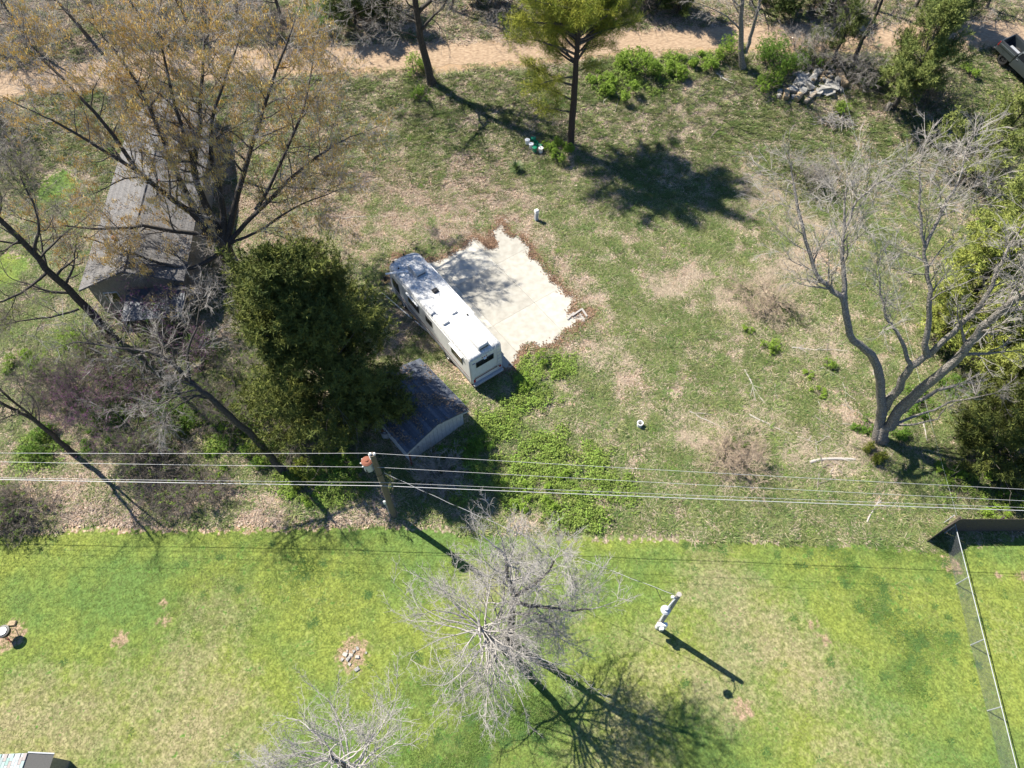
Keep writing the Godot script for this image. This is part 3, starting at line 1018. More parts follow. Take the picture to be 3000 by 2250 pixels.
func pine(label: String, base: Vector3, line: Array) -> void:
	rng.seed = 4242
	var root := thing("pine_tree", label, "tree", base)
	var tp := smooth_line(px_line(line, base), 0.02, 4)
	var trunk := MB.new()
	trunk.tube(tp, taper(tp.size(), 0.3, 0.07), 11, true, 0.12)
	part(root, "trunk", trunk, M.pine_bark)
	var mb := MB.new()
	var xf := []
	var cols := []
	var spec := []
	# the lower limbs of the photograph: height fraction, compass angle, length
	for s in [[0.2, 3.3, 2.6], [0.26, 2.9, 3.4], [0.33, 3.05, 4.4], [0.37, 3.5, 4.2], [0.4, 0.15, 1.6], [0.45, 2.8, 5.0], [0.48, 3.3, 4.8], [0.54, 0.3, 5.2], [0.56, 6.1, 4.6], [0.58, 2.5, 5.2], [0.6, 0.05, 5.6], [0.62, 0.7, 5.6], [0.64, 3.2, 5.4], [0.66, 1.6, 4.4], [0.68, 2.1, 4.8], [0.7, 3.0, 5.4], [0.72, 0.4, 5.4], [0.75, 1.1, 4.8], [0.78, 3.5, 4.4]]:
		spec.append(s)
	for k in 46:
		var north := rng.randf() < 0.8
		spec.append([rng.randf_range(0.42, 0.9), rng.randf_range(0.0, PI) + (0.0 if north else PI), rng.randf_range(3.0, 6.2) if north else rng.randf_range(1.2, 2.4)])
	for s in spec:
		var f: float = s[0]
		var ti := f * (tp.size() - 1)
		var i := mini(int(ti), tp.size() - 2)
		var q := tp[i].lerp(tp[i + 1], ti - i)
		var l: float = s[2] * (1.0 if f < 0.8 else (2.0 - 1.25 * f))
		# angles run from +x towards -z (up in the photograph)
		var d := Vector3(cos(s[1]), 0.1 + 0.5 * f, -sin(s[1])).normalized()
		var pts := wander(q, d, l, 6, 0.1, 0.03)
		mb.tube(pts, taper(7, 0.03 + l * 0.014, 0.012), 6)
		for k in int(4 + l * 3.6):
			var t := lerpf(0.3, 1.0, rng.randf()) * 6.0
			var j := mini(int(t), 5)
			var p := pts[j].lerp(pts[j + 1], t - j)
			var ax := (pts[j + 1] - pts[j]).normalized()
			var sub := wander(p, ax + rv3(0.6), rng.randf_range(0.5, 1.2), 3, 0.15, 0.06)
			mb.tube(sub, taper(4, 0.016, 0.007), 3)
			for c in 6:
				var w := sub[1 + rng.randi() % 3] + rv3(0.17)
				xf.append(Transform3D(frame_on((sub[3] - sub[0]).normalized() + Vector3.UP * 0.4 + rv3(0.35), rng.randf_range(0.35, 0.6)), w))
				var cc := Color(0.17, 0.215, 0.03).lerp(Color(0.34, 0.33, 0.05), rng.randf())
				cols.append(cc)
	var crown := part(root, "crown", mb, M.bark)
	many(crown, "foliage", SH.pine, M.needle, xf, cols)

func shrub(called: String, label: String, base: Vector3, r: float, h: float, ca: Color, cb: Color, count: int, size: float, mesh := "leaves", mat := "leaf", group := "", stems := 7) -> void:
	rng.seed = int(absf(base.x) * 91.0 + absf(base.z) * 313.0) + 11
	var root := thing(called, label, "shrub", base, 0.0, group)
	var mb := MB.new()
	var tips := []
	for k in stems:
		var an := TAU * (k + rng.randf()) / stems
		var pts := wander(Vector3(rng.randfn() * 0.06, -0.03, rng.randfn() * 0.06), Vector3(cos(an) * r / h * 0.7, 1, sin(an) * r / h * 0.7), h * rng.randf_range(0.75, 1.05), 4, 0.14, 0.02)
		mb.tube(pts, taper(5, 0.012 + h * 0.008, 0.005), 4)
		for j in 4:
			var e := wander(pts[1 + rng.randi() % 4], Vector3(cos(an), 0.7, sin(an)) + rv3(0.6), r * rng.randf_range(0.3, 0.7), 3, 0.2, 0.05)
			mb.tube(e, taper(4, 0.008, 0.004), 3)
	part(root, "stems", mb, M.twig_brown)
	var xf := []
	var cols := []
	var nl := 5 + int(r * 3.0)
	var lobes := []
	for k in nl:
		var an := rng.randf() * TAU
		var rr := r * sqrt(rng.randf()) * 0.8
		lobes.append([Vector3(cos(an) * rr, h * rng.randf_range(0.3, 0.85) * (1.0 - 0.45 * rr / r), sin(an) * rr), rng.randf_range(0.28, 0.5) * minf(r, h)])
	for k in count:
		var L: Array = lobes[rng.randi() % nl]
		var p: Vector3 = L[0] + rv3().normalized() * L[1] * pow(rng.randf(), 0.4)
		p.y = maxf(p.y, 0.05)
		var s := size * rng.randf_range(0.6, 1.25)
		xf.append(Transform3D(Basis(Vector3.UP, rng.randf() * TAU).rotated(Vector3.RIGHT, rng.randfn() * 0.3).scaled(Vector3(s, s, s)), p))
		var c := ca.lerp(cb, rng.randf())
		var b := rng.randf_range(0.7, 1.25)
		cols.append(Color(c.r * b, c.g * b, c.b * b))
	many(root, "foliage", SH[mesh], M[mat], xf, cols)

func make_needles(count: int, len_: float, w: float, cone: float) -> ArrayMesh:
	var mb := MB.new()
	for k in count:
		var d := (Vector3.UP * cone + rv3()).normalized()
		var s := d.cross(rv3()).normalized() * w
		var a := Vector3.UP * rng.randf_range(-0.5, 0.4) + d * 0.02
		var tip := a + d * len_ * rng.randf_range(0.6, 1.1)
		var mid := a.lerp(tip, 0.5)
		mb.tri(a - s * 0.6, mid + s, tip, d.cross(s))
		mb.tri(a - s * 0.6, tip, mid - s, d.cross(s))
	return mb.mesh()

func make_shared() -> void:
	rng.seed = 31
	SH.dead_leaf = make_dead_leaf()
	SH.spray = make_spray(9, 0.011, 0.22, 2)
	SH.fine = make_spray(8, 0.014, 0.24, 2)
	SH.dead = make_spray(6, 0.013, 0.1, 1)
	SH.leaves = make_leaf_clump(14, 0.16, 0.06, 0.7)
	SH.big_leaves = make_leaf_clump(14, 0.2, 0.085, 0.8)
	SH.flowers = make_leaf_clump(12, 0.09, 0.022, 0.1)
	SH.cedar = make_needles(34, 0.62, 0.04, 0.7)
	SH.pine = make_needles(20, 0.8, 0.022, 0.5)
	# hanging tassels and folded young leaves
	var mb := MB.new()
	for k in 9:
		var p := rv3(0.055)
		var d := (Vector3.DOWN + rv3(0.5)).normalized()
		var s := d.cross(rv3()).normalized() * 0.021
		var l := rng.randf_range(0.08, 0.15)
		var nn := d.cross(s)
		mb.tri(p - s * 0.4, p + d * l * 0.5 + s, p + d * l, nn)
		mb.tri(p - s * 0.4, p + d * l, p + d * l * 0.5 - s, nn)
	SH.tassel = mb.mesh()

func build_trees() -> void:
	# the big oak in bud over the grey-roofed house
	var oak := at(690, 800)
	bare_tree("budding_oak", "huge spreading tree with golden brown buds over the grey roofed house", oak, [
		[[[690, 802, 0.0], [675, 765, 1.2], [655, 718, 2.7]], 0.62, 0.5, 1.0, 0, 1.0],
		[[[655, 718, 2.6], [600, 690, 3.6], [509, 676, 4.6], [416, 662, 5.6], [319, 672, 6.2], [180, 660, 7.2]], 0.22, 0.05, 0.3, 12, 2.6],
		[[[660, 725, 2.4], [610, 765, 2.5], [539, 788, 2.8], [433, 760, 4.0], [349, 729, 5.0], [230, 690, 6.2]], 0.18, 0.04, 0.35, 10, 2.3],
		[[[655, 715, 2.7], [602, 672, 4.0], [560, 621, 5.8], [471, 558, 8.0], [400, 500, 9.6], [300, 440, 11.2], [150, 350, 13.4]], 0.3, 0.06, 0.3, 18, 3.0],
		[[[600, 665, 4.2], [545, 560, 7.4], [490, 440, 10.4], [430, 300, 13.4], [340, 150, 16.0]], 0.24, 0.06, 0.3, 18, 3.0],
		[[[650, 705, 3.0], [600, 590, 6.2], [570, 500, 8.8], [580, 400, 11.0], [590, 270, 13.6], [600, 120, 16.2]], 0.3, 0.06, 0.3, 20, 2.9],
		[[[575, 510, 8.5], [545, 400, 11.4], [500, 260, 14.2], [470, 100, 16.8]], 0.16, 0.05, 0.2, 14, 2.7],
		[[[655, 705, 3.0], [650, 590, 6.0], [619, 452, 9.8], [630, 320, 12.6], [690, 150, 15.4]], 0.25, 0.05, 0.35, 18, 2.8],
		[[[660, 705, 3.0], [700, 560, 6.4], [741, 420, 9.6], [787, 271, 12.6], [850, 100, 15.2]], 0.26, 0.05, 0.3, 18, 2.8],
		[[[665, 715, 2.8], [723, 651, 4.4], [841, 533, 7.4], [930, 460, 8.6], [1010, 410, 9.4]], 0.2, 0.05, 0.3, 18, 3.4],
		[[[668, 715, 2.8], [750, 680, 4.0], [860, 610, 6.0], [960, 570, 7.6]], 0.13, 0.035, 0.3, 14, 2.8],
		[[[400, 500, 9.6], [280, 330, 13.0], [130, 180, 15.2], [20, 60, 16.6]], 0.14, 0.04, 0.2, 14, 2.7],
		[[[750, 615, 5.3], [850, 420, 9.0], [900, 270, 11.0], [920, 140, 12.6]], 0.14, 0.04, 0.25, 14, 2.6],
		], {"bark": "dark_bark", "limb": "bark", "twig": "twig_pale", "spray": "spray", "kids": 3, "sprays": 3, "size": 1.1, "depth": 1, "wob": 0.14, "trop": 0.04, "leaf": ["tassel", "bud", Color(0.56, 0.4, 0.12), Color(0.8, 0.62, 0.24), 3.2, 1.4]})
	# trees along the west side
	bare_tree("bare_tree", "tall dark trunked tree leaning out of the left edge beside the grey roof", at(334, 994), [
		[[[334, 996, 0.0], [280, 930, 2.3], [226, 872, 4.6], [136, 786, 7.6], [60, 700, 10.0], [-80, 570, 13.4], [-180, 460, 16.0]], 0.33, 0.08, 0.35, 15, 3.0],
		[[[136, 800, 7.3], [60, 860, 7.6], [-20, 890, 8.0], [-110, 905, 8.6]], 0.1, 0.03, 0.2, 8, 1.8],
		[[[230, 905, 4.0], [150, 930, 4.6], [60, 940, 5.2], [-40, 960, 6.0]], 0.08, 0.025, 0.2, 7, 1.6],
		[[[100, 740, 8.9], [110, 640, 11.0], [60, 520, 13.0]], 0.12, 0.03, 0.2, 9, 2.2],
		], {"bark": "dark_bark", "limb": "dark_bark", "twig": "twig_brown", "kids": 3, "sprays": 3, "leaf": ["leaves", "leaf", Color(0.2, 0.24, 0.03), Color(0.28, 0.3, 0.06), 0.3, 0.8]})
	bare_tree("bare_tree", "slender dark tree leaning left above the redbud thicket near the wires", at(832, 1378), [
		[[[832, 1380, 0.0], [770, 1310, 2.6], [705, 1245, 5.0], [610, 1160, 7.6], [556, 1116, 8.4], [475, 1044, 9.8], [362, 1020, 10.4], [250, 1004, 11.0]], 0.24, 0.045, 0.45, 13, 2.0],
		[[[556, 1116, 8.4], [550, 1040, 9.4], [575, 960, 10.4], [585, 900, 11.2]], 0.09, 0.03, 0.2, 7, 1.5],
		[[[620, 1165, 7.4], [540, 1160, 8.0], [470, 1180, 8.2], [370, 1200, 8.6]], 0.06, 0.02, 0.3, 5, 1.2],
		[[[600, 1155, 7.7], [500, 1200, 7.4], [480, 1250, 7.0]], 0.05, 0.02, 0.3, 4, 1.0],
		], {"bark": "dark_bark", "limb": "bark", "twig": "twig_grey", "spray": "dead", "kids": 3, "sprays": 2, "size": 0.9, "trop": 0.0})
	bare_tree("bare_tree", "twin stemmed thin tree leaning out at the left edge above the wires", at(226, 1333), [
		[[[226, 1335, 0.0], [170, 1290, 1.9], [122, 1247, 3.7], [60, 1210, 5.2], [0, 1178, 6.8], [-150, 1090, 10.0]], 0.18, 0.05, 0.4, 12, 1.8],
		[[[112, 1240, 4.0], [81, 1211, 5.0], [0, 1143, 7.5], [-90, 1060, 10.0]], 0.09, 0.04, 0.2, 9, 1.5],
		], {"bark": "dark_bark", "limb": "dark_bark", "twig": "twig_dark", "kids": 3, "sprays": 2, "size": 0.8})
	# the pair of bare trees on the lawn
	bare_tree("bare_tree", "upright bare grey tree on the lawn, far one of the joined pair", at(1492, 1876), [
		[[[1492, 1878, 0.0], [1498, 1830, 3.0], [1502, 1785, 5.7], [1506, 1744, 7.6], [1490, 1690, 9.6], [1480, 1630, 11.4]], 0.24, 0.06, 0.5, 18, 2.0],
		[[[1506, 1748, 7.5], [1560, 1715, 8.6], [1600, 1680, 9.7], [1625, 1640, 10.7]], 0.11, 0.03, 0.2, 11, 1.6],
		[[[1504, 1765, 6.8], [1580, 1775, 7.2], [1650, 1785, 7.6], [1730, 1785, 8.2]], 0.1, 0.03, 0.2, 11, 1.7],
		[[[1500, 1800, 4.9], [1570, 1800, 5.6], [1630, 1850, 5.4]], 0.08, 0.03, 0.2, 7, 1.5],
		], {"bark": "bark", "limb": "twig_pale", "twig": "twig_pale", "spray": "fine", "kids": 3, "sprays": 3, "size": 0.8, "wob": 0.2, "trop": 0.06})
	bare_tree("bare_tree", "wide bare grey crown on the lawn, near one of the joined pair", at(1478, 1890), [
		[[[1478, 1892, 0.0], [1462, 1885, 2.5], [1440, 1872, 5.0], [1420, 1855, 7.0], [1404, 1840, 8.8]], 0.26, 0.06, 0.48, 36, 3.3],
		], {"bark": "bark", "limb": "twig_pale", "twig": "twig_pale", "spray": "fine", "kids": 4, "sprays": 3, "size": 0.85, "wob": 0.2, "trop": 0.02, "along": 0.2})
	bare_tree("bare_tree", "bare grey tree at the bottom edge of the lawn", at(1110, 2292), [
		[[[1110, 2292, 0.0], [1075, 2275, 3.2], [1040, 2258, 5.9], [1000, 2235, 8.3], [965, 2215, 10.2]], 0.22, 0.05, 0.45, 26, 2.9],
		], {"bark": "bark", "limb": "twig_pale", "twig": "twig_pale", "spray": "fine", "kids": 4, "sprays": 3, "size": 0.85, "wob": 0.2, "along": 0.3})
	# the great dead tree on the right
	bare_tree("dead_tree", "great dead grey tree with many thick stems on the right", at(2580, 1285), [
		[[[2578, 1290, -0.1], [2590, 1262, 0.9], [2612, 1235, 1.9], [2655, 1179, 3.8], [2723, 1121, 6.1], [2800, 1057, 8.4], [2859, 985, 10.4], [2927, 913, 12.2], [3000, 863, 13.8], [3080, 790, 15.5]], 0.4, 0.12, 0.55, 11, 2.0],
		[[[2572, 1290, -0.1], [2578, 1235, 1.5], [2583, 1193, 2.9], [2570, 1075, 6.0], [2533, 1021, 7.5], [2493, 980, 8.6], [2470, 881, 10.5], [2440, 850, 11.0], [2402, 820, 11.5], [2371, 750, 12.5], [2344, 610, 14.5], [2325, 540, 15.3]], 0.33, 0.05, 0.62, 13, 2.1],
		[[[2470, 885, 10.45], [2470, 840, 11.2], [2468, 750, 12.6], [2470, 678, 13.6], [2478, 560, 15.0]], 0.17, 0.04, 0.35, 12, 1.9],
		[[[2469, 700, 13.3], [2500, 610, 14.5], [2560, 545, 15.3], [2642, 493, 16.0]], 0.08, 0.025, 0.2, 9, 1.5],
		[[[2583, 1215, 2.2], [2600, 1180, 3.2], [2633, 1134, 4.9], [2669, 1075, 6.8], [2723, 1039, 8.0], [2791, 971, 9.9], [2859, 908, 11.4], [2909, 840, 12.8], [2935, 770, 13.9], [2970, 700, 15.0]], 0.29, 0.05, 0.55, 11, 1.9],
		[[[2669, 1075, 6.8], [2655, 1039, 7.6], [2628, 971, 8.9], [2601, 944, 9.4], [2583, 863, 10.8], [2575, 800, 11.8]], 0.14, 0.03, 0.45, 9, 1.5],
		[[[2718, 1043, 7.9], [2710, 1010, 8.6], [2723, 931, 10.2], [2723, 840, 11.8], [2710, 750, 13.2], [2700, 640, 14.8], [2694, 520, 16.2]], 0.2, 0.04, 0.4, 13, 1.8],
		[[[2708, 730, 13.5], [2764, 610, 15.2], [2809, 533, 16.2], [2830, 440, 17.2]], 0.1, 0.03, 0.2, 9, 1.4],
		[[[2610, 1235, 1.9], [2660, 1195, 2.9], [2723, 1157, 4.2], [2796, 1130, 5.2]], 0.13, 0.09, 0.9, 1, 0.5],
		[[[2612, 1245, 1.6], [2705, 1211, 2.6], [2791, 1179, 3.6], [2913, 1152, 4.8]], 0.1, 0.03, 0.8, 2, 0.5],
		[[[2612, 1250, 1.4], [2680, 1240, 1.7], [2745, 1225, 2.1], [2770, 1195, 2.8]], 0.08, 0.025, 0.8, 1, 0.4],
		], {"bark": "grey_bark", "limb": "grey_bark", "twig": "twig_dead", "spray": "dead", "kids": 3, "sprays": 2, "size": 1.1, "wob": 0.11, "trop": 0.08, "jit": 0.045, "along": 0.8})
	# north side, along the road
	bare_tree("bare_tree", "dark bare tree beside the dirt road left of the pine", at(1265, 240), [
		[[[1265, 243, 0.0], [1245, 165, 2.2], [1228, 80, 4.6], [1213, -20, 7.2], [1215, -130, 9.8], [1225, -200, 11.2]], 0.36, 0.16, 0.42, 10, 2.6],
		[[[1222, 40, 5.6], [1290, -20, 7.0], [1380, -60, 8.2]], 0.2, 0.07, 0.3, 8, 2.0],
		[[[1213, -20, 7.2], [1140, -60, 8.6], [1050, -80, 9.8]], 0.2, 0.07, 0.3, 8, 2.0],
		[[[1214, -80, 8.5], [1260, -160, 10.5], [1330, -220, 12.0]], 0.2, 0.07, 0.3, 8, 2.0],
		[[[1215, -130, 9.8], [1180, -230, 11.8], [1150, -320, 13.5]], 0.2, 0.07, 0.3, 8, 2.0],
		[[[1224, -195, 11.0], [1250, -290, 12.8], [1260, -380, 14.5]], 0.2, 0.07, 0.3, 8, 2.0],
		[[[1237, 85, 4.5], [1262, 55, 5.2], [1300, 15, 6.1], [1340, -50, 7.6]], 0.14, 0.05, 0.3, 9, 2.0],
		[[[1225, 110, 3.8], [1180, 92, 4.3], [1120, 88, 4.6], [1080, 110, 4.4]], 0.06, 0.02, 0.2, 6, 1.4],
		[[[1220, 60, 5.0], [1170, 30, 5.9], [1100, 20, 6.3], [1030, 50, 6.2]], 0.09, 0.03, 0.2, 8, 1.6],
		], {"bark": "dark_bark", "limb": "bark", "twig": "twig_grey", "spray": "dead", "kids": 4, "sprays": 2, "size": 0.9, "wob": 0.18})
	bare_tree("bare_tree", "pale double trunked bare tree at the roadside above the rubble heap", at(2175, 195), [
		[[[2175, 198, 0.0], [2170, 120, 2.2], [2174, 20, 4.9], [2185, -80, 7.4], [2190, -200, 10.0]], 0.28, 0.08, 0.45, 12, 2.4],
		[[[2183, 155, 1.2], [2199, 110, 2.5], [2217, 45, 4.4], [2232, -40, 6.6], [2260, -150, 9.2]], 0.2, 0.06, 0.5, 10, 2.0],
		[[[2168, 86, 3.2], [2140, 58, 4.0], [2108, 36, 4.6], [2045, 9, 5.4]], 0.09, 0.03, 0.4, 5, 1.2],
		], {"bark": "grey_bark", "limb": "grey_bark", "twig": "twig_dead", "spray": "dead", "kids": 3, "sprays": 2, "size": 0.8})
	bare_tree("bare_tree", "dark leaning tree crossing the dirt road right of the rubble heap", at(2502, 178), [
		[[[2502, 180, 0.0], [2520, 130, 1.5], [2542, 86, 2.7], [2583, 9, 4.9], [2605, -70, 7.0]], 0.2, 0.09, 0.4, 12, 2.2],
		[[[2535, 100, 2.3], [2470, 70, 3.4], [2420, 60, 3.6], [2390, 110, 2.4]], 0.05, 0.02, 0.2, 9, 1.2],
		], {"bark": "dark_bark", "limb": "bark", "twig": "twig_grey", "spray": "dead", "kids": 3, "sprays": 2, "size": 0.9, "trop": -0.05, "leaf": ["cedar", "needle", Color(0.07, 0.1, 0.03), Color(0.14, 0.16, 0.05), 1.2, 0.35]})
	pine("tall pine with a yellow green crown beside the buckets", at(1670, 430), [[1670, 433, 0.0], [1680, 300, 4.0], [1690, 150, 8.2], [1697, 40, 11.0], [1700, -10, 12.0]])
	# cedars
	var dk := Color(0.06, 0.08, 0.022)
	var ol := Color(0.15, 0.165, 0.038)
	cedar("big dark green cedar between the motorhome and the house", at(1005, 1215), 13.0, 5.9, Vector3(-0.4, 0, -0.3), 130, 72, dk, ol, 0.52, 0.08, "", 50)
	cedar("olive cedar at the roadside left of the pickup truck", at(2615, 316), 8.2, 3.9, Vector3(0.9, 0, -0.3), 75, 30, Color(0.11, 0.145, 0.04), Color(0.25, 0.28, 0.08), 0.5, 0.16, "", 24)
	cedar("thin olive cedar at the right edge below the pickup truck", at(2812, 540), 7.5, 3.8, Vector3(1.2, 0, 0.0), 50, 18, Color(0.13, 0.165, 0.045), Color(0.28, 0.31, 0.09), 0.48, 0.2, "", 26)
	cedar("yellow green cedar behind the great dead tree", at(2760, 1000), 9.0, 5.0, Vector3(-0.3, 0, -0.6), 85, 32, Color(0.15, 0.19, 0.04), Color(0.33, 0.35, 0.075), 0.5, 0.1, "", 22)
	cedar("dark cedar at the right edge below the dead tree limbs", at(2870, 1350), 7.0, 3.6, Vector3(0.3, 0, -0.2), 70, 28, dk, ol, 0.5, 0.06, "", 24)
	cedar("dark cedar half cut off by the right edge", at(2960, 1010), 8.0, 3.6, Vector3(0.2, 0, 0.0), 60, 26, dk, ol, 0.5, 0.1, "", 16)
	cedar("olive cedar at the right edge between the two dark ones", at(2930, 1170), 7.5, 3.8, Vector3(0.0, 0, 0.0), 70, 30, Color(0.12, 0.15, 0.036), Color(0.27, 0.29, 0.07), 0.5, 0.06, "", 14)
	cedar("bright olive cedar at the right edge above the yellow green one", at(2930, 790), 8.0, 4.2, Vector3(0.0, 0, 0.0), 70, 30, Color(0.14, 0.175, 0.045), Color(0.3, 0.33, 0.09), 0.5, 0.06, "", 14)
	cedar("small olive cedar right of the rubble heap by the road", at(2440, 175), 4.6, 2.2, Vector3(0.2, 0, 0.0), 45, 9, Color(0.06, 0.085, 0.024), Color(0.13, 0.15, 0.045), 0.42, 0.2, "", 16)
	# woods beyond the road
	var behind := [[1045, 75, 4.6, 2.6], [1130, 50, 5.4, 2.4], [1985, 40, 5.0, 2.3], [2290, 30, 5.2, 2.4], [2420, 25, 4.4, 2.2], [1880, 10, 5.0, 2.4], [2760, 60, 5.5, 2.6], [1400, 5, 5.0, 2.2]]
	var told := ["dark evergreen beyond the road, behind the bare tree left of the pine", "evergreen beyond the road just left of the pine crown", "dark evergreen beyond the road right of the pine crown", "dark evergreen beyond the road behind the double trunked tree", "small evergreen beyond the road right of the double trunked tree", "evergreen at the top edge right of the pine", "evergreen beyond the road left of the pickup truck", "evergreen at the top edge behind the pine crown"]
	for i in behind.size():
		var q: Array = behind[i]
		cedar(told[i], at(q[0], q[1]), q[2], q[3], Vector3(0.1, 0, 0), 60, 16, Color(0.05, 0.075, 0.022), Color(0.12, 0.15, 0.04), 0.5, 0.05, "evergreens beyond the road", 8)
	var far := [[560, 95], [700, 40], [830, 70], [900, 20], [1320, 30], [420, 60], [260, 110], [100, 150], [2200, 15], [2560, 30], [2680, 20], [2890, 25], [1560, 10], [-60, 120]]
	var names := ["bare tree beyond the road, nearest to the oak crown", "bare tree at the top edge over the golden oak crown", "bare tree beyond the road left of the bright green bush", "bare tree at the top edge beside the bright green bush", "bare tree at the top edge left of the pine", "bare tree at the top edge behind the oak", "bare tree beyond the road at the upper left", "bare tree beyond the road near the top left corner", "bare tree at the top edge behind the double trunked tree", "bare tree at the top edge behind the leaning tree", "bare tree at the top edge above the roadside cedar", "bare tree at the top edge above the pickup truck", "bare tree at the top edge behind the pine trunk", "bare tree at the left edge beyond the road"]
	for i in far.size():
		var q: Array = far[i]
		var p := at(q[0], q[1])
		rng.seed = 900 + i
		var hh := rng.randf_range(5.0, 8.0)
		var ln := Vector3(rng.randfn() * 0.7, 0, rng.randfn() * 0.7)
		bare_tree("bare_tree", names[i], p, [[[Vector3(0, -0.1, 0), Vector3(0, hh * 0.4, 0) + ln * 0.3, Vector3(0, hh * 0.75, 0) + ln * 0.7, Vector3(0, hh, 0) + ln], rng.randf_range(0.12, 0.2), 0.04, 0.2, 13, 2.2]], {"bark": "bark", "limb": "bark", "twig": "twig_brown" if i % 2 else "twig_grey", "kids": 3, "sprays": 2, "size": 0.9}, "bare trees beyond the road")
	print("trees ", Time.get_ticks_msec())

